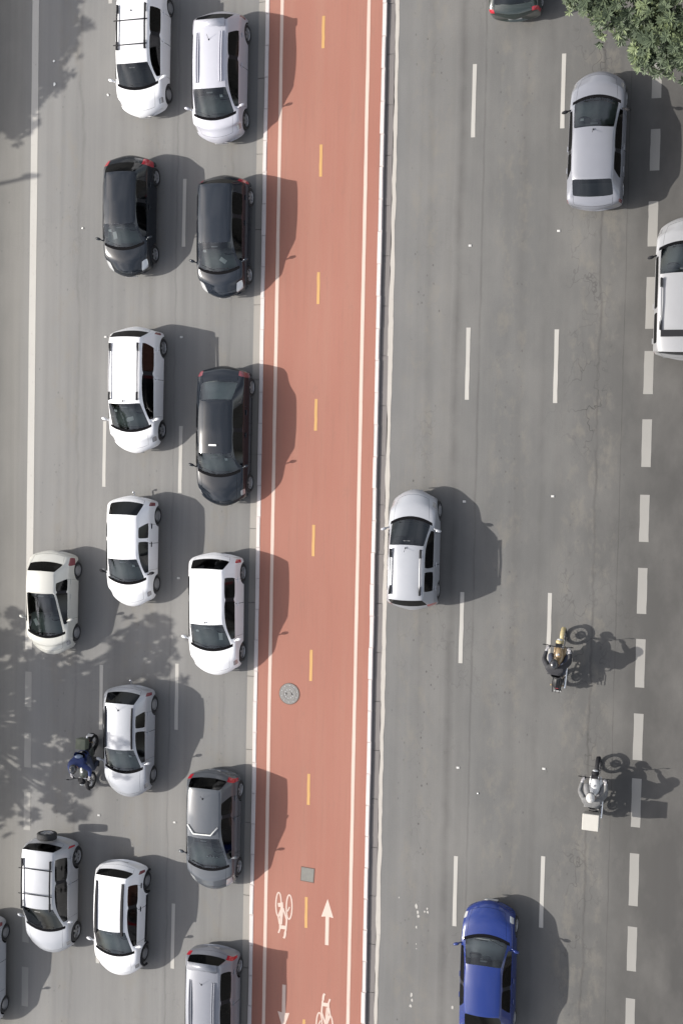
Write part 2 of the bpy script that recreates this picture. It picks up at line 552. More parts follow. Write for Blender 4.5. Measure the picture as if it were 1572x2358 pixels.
# lane markings: every painted dash is a part of its road
def dash_mesh(wd, ln):
    bm = bmesh.new()
    n = 6
    L = [bm.verts.new((-wd / 2 + random.uniform(-.006, .006), -ln / 2 + ln * i / n, 0)) for i in range(n + 1)]
    R = [bm.verts.new((wd / 2 + random.uniform(-.006, .006), -ln / 2 + ln * i / n, 0)) for i in range(n + 1)]
    for i in range(n):
        bm.faces.new((L[i], R[i], R[i + 1], L[i + 1]))
    return bm_mesh(bm)
D_LANE = [dash_mesh(.125, 2.2) for _ in range(3)]
D_CYC = [dash_mesh(.10, 1.0) for _ in range(3)]
for me in D_LANE:
    me.materials.append(MAT_LINE)
for me in D_CYC:
    me.materials.append(MAT_YELLOW)
def dash(name, me, x, y, z, parent):
    link(name, me, None, parent, (x, y, z), (0, 0, random.uniform(-.004, .004)))
# the first dashes as surveyed, further ones at the same eight metre spacing
for x, ys, skip, road in ((-22.59, (-.09, -8.30), (7.9,), road_l), (-19.79, (7.83, -.22, -8.07, -16.10), (), road_l),
                          (-10.2, (10.86, 2.90, -5.21, -13.43), (), road_r), (-7.49, (10.98, 2.82, -5.10, -13.13), (), road_r)):
    ys = list(ys)
    a, b = ys[0] + 8 + (8 if skip else 0), ys[-1] - 8
    while a < 60:
        ys.append(a)
        a += 8
    while b > -60:
        ys.append(b)
        b -= 8
    for k, y in enumerate(ys):
        dash('lane_dash', D_LANE[k % 3], x, y, ZP, road)
for k in range(-13, 13):
    dash('centre_dash', D_CYC[k % 3], -15.06, 1.29 + 4 * k - .007 * k, KH - .008, lane)
wavy_strip('edge_line', -25.53, -25.27, -6.85, 60, ZP, MAT_LINE, road_l, .004, 90)
for a, b in ((-7.62, -8.84), (-9.74, -10.94), (-11.79, -13.12), (-13.85, -15.1), (-15.85, -17.05), (-17.92, -19.3), (-20.1, -21.3)):
    link('broad_dash', dash_mesh(.26, abs(a - b)), MAT_LINE_GREY, road_l, (-25.39, (a + b) / 2, ZP))
for a, b in ((14.3, 13.1), (12.1, 10.6), (9.71, 8.51), (7.62, 6.31), (5.42, 3.91), (3.26, 2.0), (1.26, -.14), (-.96, -2.35), (-3.12, -4.48), (-5.23, -6.67), (-7.45, -8.84), (-9.39, -10.85), (-11.64, -13.22), (-13.85, -15.19), (-16.02, -17.3), (-18.1, -19.4)):
    link('broad_dash', dash_mesh(.275, abs(a - b)), MAT_LINE_GREY, road_r, (-4.755, (a + b) / 2, ZP))
for x in (-16.46, -13.575):
    wavy_strip('cycle_line', x - .055, x + .055, YA, YB, KH - .008, MAT_LINE_PINK, lane, .003, 2000)

# painted bicycles and arrows
def stroke(bm, pts, wd, z=0.0):
    pts = [Vector((p[0], p[1], 0)) for p in pts]
    L, R = [], []
    for i, p in enumerate(pts):
        d = (pts[min(i + 1, len(pts) - 1)] - pts[max(i - 1, 0)]).normalized()
        n = Vector((-d.y, d.x, 0)) * wd / 2
        L.append(bm.verts.new((*(p + n).xy, z)))
        R.append(bm.verts.new((*(p - n).xy, z)))
    for i in range(len(pts) - 1):
        bm.faces.new((L[i], R[i], R[i + 1], L[i + 1]))
def bike_symbol(x, y, rz):
    bm = bmesh.new()
    kx, ky = .0027, .0026
    q = lambda a, b: ((a - 480) * kx, -(b - 680) * ky)
    z = 0.0
    for cx, cy, rx, ry in ((412, 552, 34, 150), (548, 568, 36, 152)):
        stroke(bm, [q(cx + rx * math.cos(t * math.pi / 14), cy + ry * math.sin(t * math.pi / 14)) for t in range(29)], .045, z)
        z += .0006
    for pts, wd in (([(405, 560), (470, 548)], .13), ([(458, 520), (462, 590), (440, 720), (435, 860), (418, 910)], .055), ([(448, 600), (410, 700), (430, 800)], .05), ([(470, 590), (520, 730), (512, 860), (500, 900)], .055),
                    ([(425, 832), (515, 832)], .12), ([(505, 890), (500, 940), (486, 968)], .075), ([(470, 600), (455, 800)], .04), ([(555, 565), (530, 625)], .04)):
        stroke(bm, [q(*p) for p in pts], wd, z)
        z += .0006
    link('bicycle_symbol', bm_mesh(bm), MAT_LINE_PINK, lane, (x, y, KH - .008), (0, 0, rz))
bike_symbol(-15.83, -14.87, 0)
bike_symbol(-14.36, -17.98, math.pi)
def arrow(x, ytip, sgn):
    bm = bmesh.new()
    p = [(0, 0), (-.205, -.60), (-.06, -.58), (-.06, -1.5), (.06, -1.5), (.06, -.58), (.205, -.60)]
    bm.faces.new([bm.verts.new((a, b, 0)) for a, b in p])
    link('direction_arrow', bm_mesh(bm), MAT_LINE_PINK, lane, (x, ytip, KH - .008), (0, 0, 0 if sgn > 0 else math.pi))
arrow(-14.34, -14.15, 1)
arrow(-15.77, -18.64, -1)

# white paint marks on the right carriageway
def mark(pts, x, y):
    bm = bmesh.new()
    bm.faces.new([bm.verts.new((a, b, 0)) for a, b in pts])
    link('paint_mark', bm_mesh(bm), MAT_LINE, road_r, (x, y, ZP))
for x, y, s in ((-11.43, -14.05, .10), (-11.38, -14.24, .08), (-11.36, -14.36, .09), (-11.42, -14.72, .07), (-11.41, -15.25, .035), (-11.40, -15.4, .03), (-11.08, -14.09, .06), (-11.06, -14.2, .07), (-11.16, -14.19, .05), (-11.53, -16.9, .10), (-11.5, -17.05, .07), (-12.0, -13.85, .045), (-11.55, -17.25, .08), (-10.2, -17.1, .09)):
    n = 7
    s *= .72
    mark([(s * random.uniform(.45, 1) * math.cos(2 * math.pi * i / n) * .8, s * random.uniform(.5, 1.1) * math.sin(2 * math.pi * i / n) * 1.2) for i in range(n)], x, y)

# ------------------------------------------------------------------ road studs, covers, litter
bm = bmesh.new()
b_box(bm, (0, 0, .010), (.095, .065, .020))
bmesh.ops.bevel(bm, geom=[e for e in bm.edges if all(v.co.z > .01 for v in e.verts)], offset=.01, segments=1, affect='EDGES')
stud_me = bm_mesh(bm)
stud_me.materials.append(M_ROAD_WHITE)
STUDS = [(-22.60, 3.82, 'beside the left wheels of the white car with roof rails'), (-19.82, 3.79, 'in the shadow of the white car with roof rails'), (-22.57, -3.98, 'just left of the white hatchback with a tow hitch'), (-19.79, -4.13, 'in the shadow of the white hatchback with a tow hitch'),
         (-22.61, -12.32, 'on bare asphalt below the blue motorcyclist'), (-19.79, -12.27, 'left of the grey hatchback with a white roof stripe'), (-10.21, 6.49, 'on open road below the first dash beside the kerb'), (-7.51, 6.85, 'on open road below the silver sedan'),
         (-10.20, -1.32, 'in the shadow of the silver estate car'), (-7.48, -1.08, 'on open road above the tan motorcycle'), (-10.20, -9.56, 'on open road above the blue sedan'), (-7.53, -9.35, 'on open road left of the rider with the white box')]
for x, y, s in STUDS:
    o = link('road_stud', stud_me, None, None, (x, y, .001))
    tag(o, 'small white road stud ' + s, 'road stud', 'white road studs between lane dashes')

bm = bmesh.new()
b_lathe(bm, [(0, .0001), (0, .33), (.012, .33), (.014, .30), (.010, .295), (.010, .24), (.016, .235), (.016, .20), (.010, .195), (.010, .08), (.016, .07), (.016, .0001)], 32, 'Z')
mh = link('manhole_cover', bm_mesh(bm), M_IRON, None, (-15.78, -7.66, KH - .012))
tag(mh, 'round grey cast iron manhole cover in the red cycle path', 'manhole cover')
simple('cover_frame', M_JOINT, mh, lambda bm: b_lathe(bm, [(.001, .332), (.0125, .332), (.0125, .350), (.001, .350)], 32, 'Z'))
for a in range(10):
    for r in (.27, .14):
        t = a * math.pi / 5 + r
        simple('raised_lug', M_HUB, mh, lambda bm: b_box(bm, (r * math.cos(t), r * math.sin(t), .013), (.03, .03, .012), Matrix.Rotation(t, 4, 'Z')))
for sx in (-1, 1):
    simple('lifting_hole', M_WELL, mh, lambda bm: b_box(bm, (sx * .10, 0, .0125), (.03, .06, .012)))
o = simple('utility_cover', M_PATCH, None, lambda bm: (b_box(bm, (0, 0, 0), (.43, .44, .03)), bmesh.ops.bevel(bm, geom=bm.edges[:], offset=.008, segments=1, affect='EDGES')), loc=(-15.04, -13.45, KH - .016))
tag(o, 'square grey cement utility cover in the red cycle path', 'utility cover')
simple('joint_gap', M_JOINT, o, lambda bm: b_box(bm, (0, 0, .0035), (.465, .475, .018)))
o.rotation_euler = (0, 0, -.05)

for i, (x, y, s, lab) in enumerate(((-24.67, 13.07, .05, 'small white scrap of litter near the tree shadow at top left'), (-24.64, 12.30, .06, 'crumpled white scrap of litter at the tip of the tree shadow'), (-22.63, 11.81, .05, 'white paper scrap on asphalt left of the white estate car'), (-23.51, 7.45, .035, 'tiny white scrap left of the upper black hatchback'), (-9.55, -10.3, .03, 'tiny pale pebble on open asphalt above the blue sedan'))):
    bm = bmesh.new()
    b_blob(bm, (0, 0, .015), (s, s * .7, .02), 1)
    for v in bm.verts:
        v.co += Vector((random.uniform(-1, 1), random.uniform(-1, 1), 0)) * s * .25
    tag(link('litter_scrap', bm_mesh(bm), M_PAPER, None, (x, y, .005), (0, 0, i * 1.1)), lab, 'litter')

# ------------------------------------------------------------------ wheels
def wheel_meshes(r=.30, wd=.19, style='alloy'):
    bm = bmesh.new()
    b_lathe(bm, [(-wd / 2, r * .66), (-wd / 2, r * .93), (-wd / 2 + .025, r), (wd / 2 - .025, r), (wd / 2, r * .93), (wd / 2 + .004, r * .80), (wd / 2, r * .66), (wd / 2 - .03, r * .64), (-wd / 2 + .03, r * .64)], 28)
    tyre = bm_mesh(bm, True)
    tyre.materials.append(M_TYRE)
    bm = bmesh.new()
    x = wd / 2
    b_lathe(bm, [(x - .06, .001), (x - .06, r * .60), (x - .005, r * .655), (x + .001, r * .69), (x - .09, r * .69), (x - .09, .001)], 28)
    if style == 'alloy':
        for k in range(5):
            a = 2 * math.pi * k / 5 + .3
            b_box(bm, (x - .028, math.cos(a) * r * .36, math.sin(a) * r * .36), (.035, r * .60, r * .19), Matrix.Rotation(a, 4, 'X'))
        b_lathe(bm, [(x - .05, .001), (x - .05, r * .2), (x - .012, r * .16), (x - .008, .001)], 14)
    else:
        b_lathe(bm, [(x - .05, .001), (x - .05, r * .55), (x - .02, r * .52), (x - .006, r * .30), (x - .004, .001)], 24)
        for k in range(9):
            a = 2 * math.pi * k / 9
            b_box(bm, (x - .018, math.cos(a) * r * .45, math.sin(a) * r * .45), (.018, r * .16, r * .08), Matrix.Rotation(a, 4, 'X'))
    rim = bm_mesh(bm)
    rim.materials.append(M_ALLOY if style == 'alloy' else M_HUB)
    bm = bmesh.new()
    b_lathe(bm, [(x - .0585, .001), (x - .0585, r * .585), (x - .0575, r * .585), (x - .0575, .001)], 20)
    dark = bm_mesh(bm)
    dark.materials.append(M_WELL)
    return tyre, rim, dark
WHEELS = {('alloy', .30): wheel_meshes(.30, .19, 'alloy'), ('hub', .28): wheel_meshes(.285, .17, 'hub'), ('alloy', .34): wheel_meshes(.335, .21, 'alloy')}

# ------------------------------------------------------------------ cars
SLOTS = ['body', 'windscreen', 'side_window', 'rear_window', 'cowl', 'headlight', 'tail_light', 'wheel_well', 'bonnet', 'tailgate', 'door', 'door', 'front_bumper', 'rear_bumper', 'grille', 'window_pillar', 'roof_panel']

def car_mesh(c):
    L, W, H = c['L'], c['W'], c['H']
    h, hw = L / 2, W / 2
    wb, wt, rr, rb = c['st']
    sedan = c.get('sedan', False)
    rw = c.get('rw', .572) * hw / .86
    belt = c.get('belt', .93)
    zb = .20
    hood = c.get('hood', .0)          # extra bonnet height
    def ring(y, bow, wl, z4, z5, z6, z7, z9, x5, x6, x7, x8, z8=None, zlow=None, z3=.52):
        zl = zb if zlow is None else zlow
        if z8 is None:
            z8 = z7 + (z9 - z7) * .8
        p = [(0, zl), (.93 * wl, zl), (1.0 * wl, zl + .10), (1.005 * wl, z3), (.985 * wl, z4), (x5, z5), (x6, z6), (x7, z7), (x8, z8), (0, z9)]
        out = []
        for x, z in p:
            out.append(Vector((x, y - bow * (x / hw) ** 2, z)))
        return out
    st = []
    w = hw
    st.append(('T0', ring(-h + .01, -.22, w * .86, .58, .62, .65, .67, .68, .84 * w, .78 * w, .66 * w, .34 * w, zlow=.30, z3=.44)))
    if sedan:
        st.append(('T1', ring(-h + .10, -.16, w * .95, .80, .86, .89, .91, .93, .90 * w, .84 * w, .74 * w, .38 * w)))
        st.append(('TD', ring((-h + .1 + rb) / 2, -.10, w * .985, .90, .945, .97, .985, 1.01, .93 * w, .87 * w, .76 * w, .40 * w)))
        st.append(('T2', ring(rb, -.10, w, .93, .97, .99, 1.005, 1.04, .94 * w, .86 * w, .74 * w, .40 * w)))
    else:
        y1 = -h + .09
        y2 = max(rb, y1 + .07)
        st.append(('T1', ring(y1, -.16, w * .955, .74, .79, .82, .835, .85, .90 * w, .84 * w, .74 * w, .38 * w)))
        st.append(('T2', ring(y2, -.13, w * .985, .91, .97, 1.0, 1.015, 1.03, .945 * w, .87 * w, .77 * w, .40 * w)))
    zr = H - .085
    st.append(('T3', ring(rr, -.05, w, belt, belt + .06, zr - .06, zr - .01, H - .03, .955 * w, rw + .03, rw - .01, rw * .55)))
    yc = rr + (.05 if sedan else .24)
    st.append(('C1', ring(yc, -.03, w, belt, belt + .055, zr - .045, zr, H - .012, .958 * w, rw + .03, rw, rw * .55)))
    cs = c.get('cs', .22 if sedan else .0)
    for i_, k_ in ((6, 1.0), (5, -.25), (4, -.25)):
        st[-1][1][i_].y += cs * k_
    yb = c.get('yb', (wt + rr) / 2 + .08)
    st.append(('B1', ring(yb - .045, 0, w, belt, belt + .05, zr - .04, zr + .005, H, .96 * w, rw + .035, rw + .005, rw * .55)))
    st.append(('B2', ring(yb + .045, 0, w, belt, belt + .05, zr - .04, zr + .005, H, .96 * w, rw + .035, rw + .005, rw * .55)))
    RF = ring(wt, .07, w, belt, belt + .04, zr - .06, zr - .02, H - .035, .96 * w, rw + .03, rw, rw * .55)
    st.append(('RF', RF))
    zc = .965 + hood
    CW = ring(wb, .26, w * .995, zc - .055, zc - .028, zc - .01, zc, zc + .035, .955 * w, .875 * w, .80 * w, .44 * w)
    t = c.get('at', .80)
    A1 = [RF[i].lerp(CW[i], t) for i in range(10)]
    st.append(('A1', A1))
    st.append(('CW', CW))
    st.append(('CB', ring(wb + .065, .26, w * .99, zc - .075, zc - .045, zc - .022, zc - .012, zc + .028, .945 * w, .87 * w, .79 * w, .44 * w)))
    ym = (wb + h) / 2
    st.append(('H1', ring(ym, .26, w * .985, zc - .13, zc - .085, zc - .06, zc - .045, zc - .0, .92 * w, .85 * w, .75 * w, .42 * w)))
    st.append(('H2', ring(h - .34, .30, w * .965, zc - .23, zc - .175, zc - .15, zc - .135, zc - .07, .90 * w, .82 * w, .71 * w, .40 * w)))
    st.append(('H3', ring(h - .14, .36, w * .93, zc - .36, zc - .30, zc - .275, zc - .25, zc - .17, .88 * w, .78 * w, .64 * w, .36 * w, z3=.46)))
    st.append(('N0', ring(h - .04, .40, w * .89, .56, .60, .62, .635, .66, .86 * w, .76 * w, .60 * w, .34 * w, zlow=.24, z3=.42)))
    st.append(('N1', ring(h, .40, w * .80, .48, .50, .51, .52, .53, .80 * w, .70 * w, .56 * w, .30 * w, zlow=.28, z3=.38)))
    names = [s[0] for s in st]
    bm = bmesh.new()
    rows = []
    for nm, r in st:
        right = [bm.verts.new(p) for p in r]
        left = [right[0]] + [bm.verts.new((-p.x, p.y, p.z)) for p in r[1:9]] + [right[9]]
        rows.append((right, left))
    cr = bm.edges.layers.float.new('crease_edge')
    bl = c.get('pillar', 'black')
    for k in range(len(st) - 1):
        a = names[k]
        for side in (0, 1):
            for i in range(9):
                q = (rows[k][side][i], rows[k][side][i + 1], rows[k + 1][side][i + 1], rows[k + 1][side][i])
                f = bm.faces.new(q if side == 1 else q[::-1])
                mi = 0
                if a == 'T2' and i in (7, 8): mi = 3
                elif a in ('RF', 'A1') and i in (7, 8): mi = 1
                elif a == 'CW' and i in (7, 8, 6): mi = 4
                elif i == 5 and a in ('C1', 'B2', 'RF'): mi = 2
                elif i == 5 and a == 'B1': mi = 15 if bl == 'black' else 0
                elif a in ('CB', 'H1', 'H2') and i in (7, 8): mi = 8
                elif a == 'H2' and i in ((5, 6) if c.get('biglamp') else (4, 5)): mi = 5
                elif a == 'H3' and i in (5, 6): mi = 5 if c.get('biglamp') else 12
                elif a == 'H3' and i in (7, 8): mi = 12
                elif a in ('N0',): mi = 12
                elif a == 'H3' and i < 5: mi = 12
                elif a == 'T0': mi = 13
                elif a == 'T1' and i in c.get('tl', (3, 4)): mi = 6
                elif a in ('T1', 'TD') and i in (7, 8): mi = 9
                elif a in ('C1',) and i in (2, 3, 4): mi = 10
                elif a in ('B2', 'RF') and i in (2, 3, 4): mi = 11
                elif a in ('T3', 'C1', 'B1', 'B2') and i in (7, 8): mi = 16
                if a == 'B1' and i in (2, 3, 4): mi = 10
                f.material_index = mi
    for k, flip in ((0, False), (len(st) - 1, True)):
        R, Lf = rows[k]
        for i in range(9):
            vs = [R[i], R[i + 1], Lf[i + 1], Lf[i]]
            vs = [v for j, v in enumerate(vs) if v not in vs[:j]]
            f = bm.faces.new(vs if not flip else vs[::-1])
            f.material_index = 13 if k == 0 else (14 if (i in (4, 5, 6, 7) ) else 12)
    bmesh.ops.recalc_face_normals(bm, faces=bm.faces[:])
    for e in bm.edges:
        ms = {f.material_index for f in e.link_faces}
        if ms & {1, 2, 3} and len(ms) > 1:
            e[cr] = .7
        elif len(ms) > 1 and ms & {4, 5, 6}:
            e[cr] = .35
    vc = bm.verts.layers.float.new('crease_vert')
    for v in bm.verts:
        for k in (1, 2, 3):
            if sum(1 for f in v.link_faces if f.material_index == k) == 1:
                v[vc] = .42
    me = bm_mesh(bm)
    for s in SLOTS:
        me.materials.append(c['paint'])
    o = bpy.data.objects.new('tmp', me)
    COL.objects.link(o)
    md = o.modifiers.new('s', 'SUBSURF')
    md.levels = md.render_levels = 2
    dg = bpy.context.evaluated_depsgraph_get()
    me2 = bpy.data.meshes.new_from_object(o.evaluated_get(dg))
    # stretch back to the measured size (subdivision shrinks the cage)
    co = np.array([v.co[:] for v in me2.vertices])
    lo, hi = co.min(0), co.max(0)
    for v in me2.vertices:
        v.co.x *= hw / hi[0]
        v.co.y = -h + (v.co.y - lo[1]) / (hi[1] - lo[1]) * L
        v.co.z = lo[2] + (v.co.z - lo[2]) * (H - lo[2]) / (hi[2] - lo[2])
    o.modifiers.clear()
    o.data = me2
    # wheel wells
    fa, ra = c['axles']
    R = c['wr'] + .055
    bm = bmesh.new()
    for y in (fa, ra):
        for sx in (-1, 1):
            b = bmesh.new()
            r = bmesh.ops.create_cone(bm, cap_ends=True, segments=28, radius1=R, radius2=R, depth=.44)
            bmesh.ops.transform(bm, matrix=Matrix.Translation((sx * (hw - .10), y, c['wr'] + .01)) @ Matrix.Rotation(math.pi / 2, 4, 'Y'), verts=r['verts'])
            b.free()
    for f in bm.faces:
        f.material_index = 7
    cut_me = bm_mesh(bm)
    for s in SLOTS:
        cut_me.materials.append(c['paint'])
    cut = bpy.data.objects.new('cut', cut_me)
    COL.objects.link(cut)
    md = o.modifiers.new('b', 'BOOLEAN')
    md.operation = 'DIFFERENCE'
    md.object = cut
    md.solver = 'EXACT'
    md.material_mode = 'INDEX'
    dg = bpy.context.evaluated_depsgraph_get()
    me3 = bpy.data.meshes.new_from_object(o.evaluated_get(dg))
    bpy.data.objects.remove(o)
    bpy.data.objects.remove(cut)
    return me3

def split_car(me, c, root):
    """split the shell into its panels; islands of a slot are separate parts"""
    bm = bmesh.new()
    bm.from_mesh(me)
    bm.faces.ensure_lookup_table()
    mats = {0: c['paint'], 1: c.get('wglass', G_CLEAR), 2: c.get('sglass', G_DARK), 3: c.get('rglass', G_DARK), 4: M_COWL, 5: c.get('lamp', M_LAMP_GREY), 6: c.get('tail', M_TAIL_DULL), 7: M_WELL, 8: c['paint'], 9: c.get('gatemat', c['paint']), 10: c['paint'], 11: c['paint'], 12: c['paint'], 13: c.get('bumpmat', c['paint']), 14: M_TRIM, 15: M_TRIM, 16: c['paint']}
    seen = set()
    out = {}
    for f in bm.faces:
        if f.index in seen:
            continue
        mi = f.material_index
        grp, stack = [], [f]
        seen.add(f.index)
        while stack:
            g = stack.pop()
            grp.append(g)
            for e in g.edges:
                for k in e.link_faces:
                    if k.index not in seen and k.material_index == mi:
                        seen.add(k.index)
                        stack.append(k)
        out.setdefault(mi, []).append(grp)
    parts = {}
    for mi, groups in out.items():
        if mi in (0, 14, 4, 12, 13):
            groups = [[f for g in groups for f in g]]
        for g in groups:
            if len(g) < 3:
                continue
            idx = {}
            verts, faces = [], []
            gs = {f.index for f in g}
            bnd = set()
            for f in g:
                for e in f.edges:
                    if any(k.index not in gs for k in e.link_faces):
                        bnd.update(v.index for v in e.verts)
                face = []
                for v in f.verts:
                    if v.index not in idx:
                        idx[v.index] = len(verts)
                        verts.append(v.co.copy())
                    face.append(idx[v.index])
                faces.append(face)
            if mi in (8, 9, 10, 11, 16) and mi != 16:      # a real gap round opening panels
                nb = {}
                for f in g:
                    vs = [v for v in f.verts]
                    for a in vs:
                        if a.index in bnd:
                            for b in vs:
                                if b.index not in bnd:
                                    nb.setdefault(a.index, []).append(b.co)
                for vi, l in nb.items():
                    p = bm_v(bm, vi)
                    q = sum(l, Vector()) / len(l)
                    d = q - p
                    if d.length > .03:
                        verts[idx[vi]] = p + d.normalized() * .007
            m2 = bpy.data.meshes.new('m')
            m2.from_pydata([v[:] for v in verts], [], faces)
            for p in m2.polygons:
                p.use_smooth = True
            m2.materials.append(mats[mi])
            ob = link(SLOTS[mi], m2, None, root)
            if hasattr(m2, 'set_sharp_from_angle'):
                m2.set_sharp_from_angle(angle=math.radians(38))
            parts.setdefault(SLOTS[mi], []).append(ob)
    bm.free()
    return parts

def bm_v(bm, i):
    bm.verts.ensure_lookup_table()
    return bm.verts[i].co.copy()

def make_car(c):
    c.setdefault('wr', .30)
    c.setdefault('wstyle', ('alloy', .30))
    L, W, H = c['L'], c['W'], c['H']
    h, hw = L / 2, W / 2
    c.setdefault('axles', (h - .76, -h + .66))
    root = thing(c['name'], c['label'], 'car', (c['x'], c['y'], 0), (0 if c['up'] else math.pi) + c.get('yaw', 0), c.get('group'))
    me = car_mesh(c)
    parts = split_car(me, c, root)
    wb, wt, rr, rb = c['st']
    tyre, rim, dark = WHEELS[c['wstyle']]
    for y in c['axles']:
        for sx in (-1, 1):
            wo = link('wheel', tyre, None, root, (sx * (hw - .135), y, c['wr']), (random.uniform(0, 6), 0, 0 if sx > 0 else math.pi))
            link('rim', rim, None, wo)
            link('rim_backing', dark, None, wo)
    # mirrors
    ya = wt + (wb - wt) * .62 - .02
    for sx in (-1, 1):
        def fn(bm):
            b_blob(bm, (sx * (hw + .10), ya - .02, 1.0), (.105, .05, .065), 2, Matrix.Rotation(sx * -.28, 4, 'Z'))
            b_tube(bm, [(sx * (hw - .06), ya + .04, .96), (sx * (hw + .05), ya, .97)], .022, 6)
        simple('side_mirror', c.get('mirror', c['paint']), root, fn, True)
    # door handles
    hmat = c.get('handle', c['paint'])
    doors = parts.get('door', [])
    ybp = c.get('yb', (wt + rr) / 2 + .08)
    for sx in (-1, 1):
        for yy in (ybp + .14, rr + .34):
            simple('door_handle', hmat, root, lambda bm: (b_box(bm, (sx * (hw + .006), yy, .84), (.03, .17, .035)), bmesh.ops.bevel(bm, geom=bm.edges[:], offset=.01, segments=1, affect='EDGES')))
    # plates, wipers, interior
    simple('licence_plate', M_PLATE, root, lambda bm: b_box(bm, (0, -h + .05, .62 if not c.get('sedan') else .64), (.40, .02, .13)))
    simple('licence_plate', M_PLATE, root, lambda bm: b_box(bm, (0, h - .03, .40), (.40, .02, .12)))
    zc = .985 + c.get('hood', 0)
    for sx in (-.36, .12):
        simple('windscreen_wiper', M_TRIM, root, lambda bm: b_tube(bm, [(sx, wb - .04 - .26 * (sx / hw) ** 2, zc + .045), (sx + .42, wb - .10 - .26 * ((sx + .42) / hw) ** 2, zc + .055)], .009, 5))
    if H > 0:
        def dash(bm):
            vs = b_box(bm, (0, wb - .40, .80), (2 * hw * .80, .68, .20))
            bmesh.ops.bevel(bm, geom=bm.edges[:], offset=.05, segments=2, affect='EDGES')
        simple('dashboard', c.get('dash', M_DASH), root, dash, True)
        def binnacle(bm):
            b_box(bm, (-.34, wb - .62, .915), (.36, .18, .09))
            b_box(bm, (0, wb - .66, .87), (.24, .14, .16))
            bmesh.ops.bevel(bm, geom=bm.edges[:], offset=.03, segments=2, affect='EDGES')
        simple('instrument_binnacle', M_SEAT, root, binnacle, True)
        simple('steering_wheel', M_TRIM, root, lambda bm: b_lathe(bm, [(-.012, .165), (-.012, .19), (.012, .19), (.012, .165)], 18, 'Y'), True, (-.34, wb - .62, .86), (math.radians(-28), 0, 0))
        for sx in (-.34, .34):
            def seat(bm):
                b_box(bm, (sx, wb - 1.05, .50), (.46, .50, .16))
                b_box(bm, (sx, wb - 1.32, .78), (.44, .14, .56), Matrix.Rotation(.2, 4, 'X'))
                b_box(bm, (sx, wb - 1.40, 1.10), (.24, .09, .16), Matrix.Rotation(.2, 4, 'X'))
                bmesh.ops.bevel(bm, geom=bm.edges[:], offset=.03, segments=2, affect='EDGES')
            simple('seat', M_SEAT, root, seat, True)
        def rseat(bm):
            b_box(bm, (0, rr + .62, .52), (1.2, .46, .16))
            b_box(bm, (0, rr + .36, .78), (1.2, .14, .52), Matrix.Rotation(.25, 4, 'X'))
            bmesh.ops.bevel(bm, geom=bm.edges[:], offset=.03, segments=2, affect='EDGES')
        simple('rear_seat', c.get('rseat', M_SEAT), root, rseat, True)
        if c.get('sedan'):
            simple('parcel_shelf', c.get('rseat', M_SEAT), root, lambda bm: b_box(bm, (0, (rr + rb) / 2 - .05, .93), (1.25, (rr - rb) * .95, .03)))
        simple('rear_view_mirror', M_PLATE, root, lambda bm: b_box(bm, (0, wt + .10, H - .145), (.20, .03, .055)))
        simple('cabin_floor', M_SEAT, root, lambda bm: b_box(bm, (0, (wb + rr) / 2 - .1, .33), (1.25, wb - rr, .04)))
    if c.get('antenna'):
        ya2 = c['antenna']
        simple('antenna', M_TRIM, root, lambda bm: (b_blob(bm, (0, ya2, H - .0), (.022, .035, .022), 1), b_tube(bm, [(0, ya2, H), (0, ya2 - .12, H + .16)], .006, 5)))
    if c.get('sticker'):
        sk = c['sticker']
        simple('windscreen_sticker', M_PAPER, root, lambda bm: b_box(bm, (sk * .36, wt + (wb - wt) * .26, H - .155 - (H - 1.08) * .16), (.09, .08, .012), Matrix.Rotation(-.6, 4, 'X')))
    rw = c.get('rw', .572) * hw / .86
    rails = c.get('rails')
    if rails:
        y0, y1, mat = rails
        for sx in (-1, 1):
            def rl(bm):
                x = sx * (rw - .07)
                b_tube(bm, [(x, y0, H - .045), (x, y0 + .08, H - .005), (x, (y0 + y1) / 2, H + .018), (x, y1 - .08, H - .01), (x, y1, H - .06)], .027, 8)
            r = simple('roof_rail', mat, root, rl, True)
            for yy in (y0 + .12, y1 - .12):
                simple('rail_foot', M_TRIM, r, lambda bm: (b_box(bm, (sx * (rw - .07), yy, H - .012), (.06, .28, .07)), bmesh.ops.bevel(bm, geom=bm.edges[:], offset=.015, segments=1, affect='EDGES')))
        for yy in c.get('bars', ()):
            simple('roof_bar', M_TRIM, root, lambda bm: b_tube(bm, [(-rw - .03, yy, H + .03), (0, yy, H + .035), (rw + .03, yy, H + .03)], .018, 6), True)
    for x, y0, y1, wd, mat in c.get('strips', ()):
        for sx in (-1, 1):
            def sf(bm):
                n = 6
                pr = None
                for i in range(n + 1):
                    y = y0 + (y1 - y0) * i / n
                    z = H - .012 - .05 * ((2 * i / n - 1) ** 2) * (1 if wd > .03 else .8)
                    cur = [bm.verts.new((sx * x - wd / 2, y, z - .06)), bm.verts.new((sx * x - wd / 2, y, z + .03)), bm.verts.new((sx * x + wd / 2, y, z + .03)), bm.verts.new((sx * x + wd / 2, y, z - .06))]
                    if pr:
                        for a in range(3):
                            bm.faces.new((pr[a], pr[a + 1], cur[a + 1], cur[a]))
                    pr = cur
            simple('roof_strip', mat, root, sf)
    if c.get('hitch'):
        simple('tow_hitch', M_CHROME, root, lambda bm: (b_tube(bm, [(.08, -h + .1, .38), (.08, -h - .08, .36), (.08, -h - .10, .40)], .02, 6), b_blob(bm, (.08, -h - .10, .44), (.04, .04, .04), 2)), True)
    if c.get('spare'):
        t2, r2, d2 = WHEELS[('alloy', .34)]
        so = link('spare_wheel', t2, None, root, (.02, -h - .10, .92), (0, 0, -math.pi / 2))
        link('rim', r2, None, so)
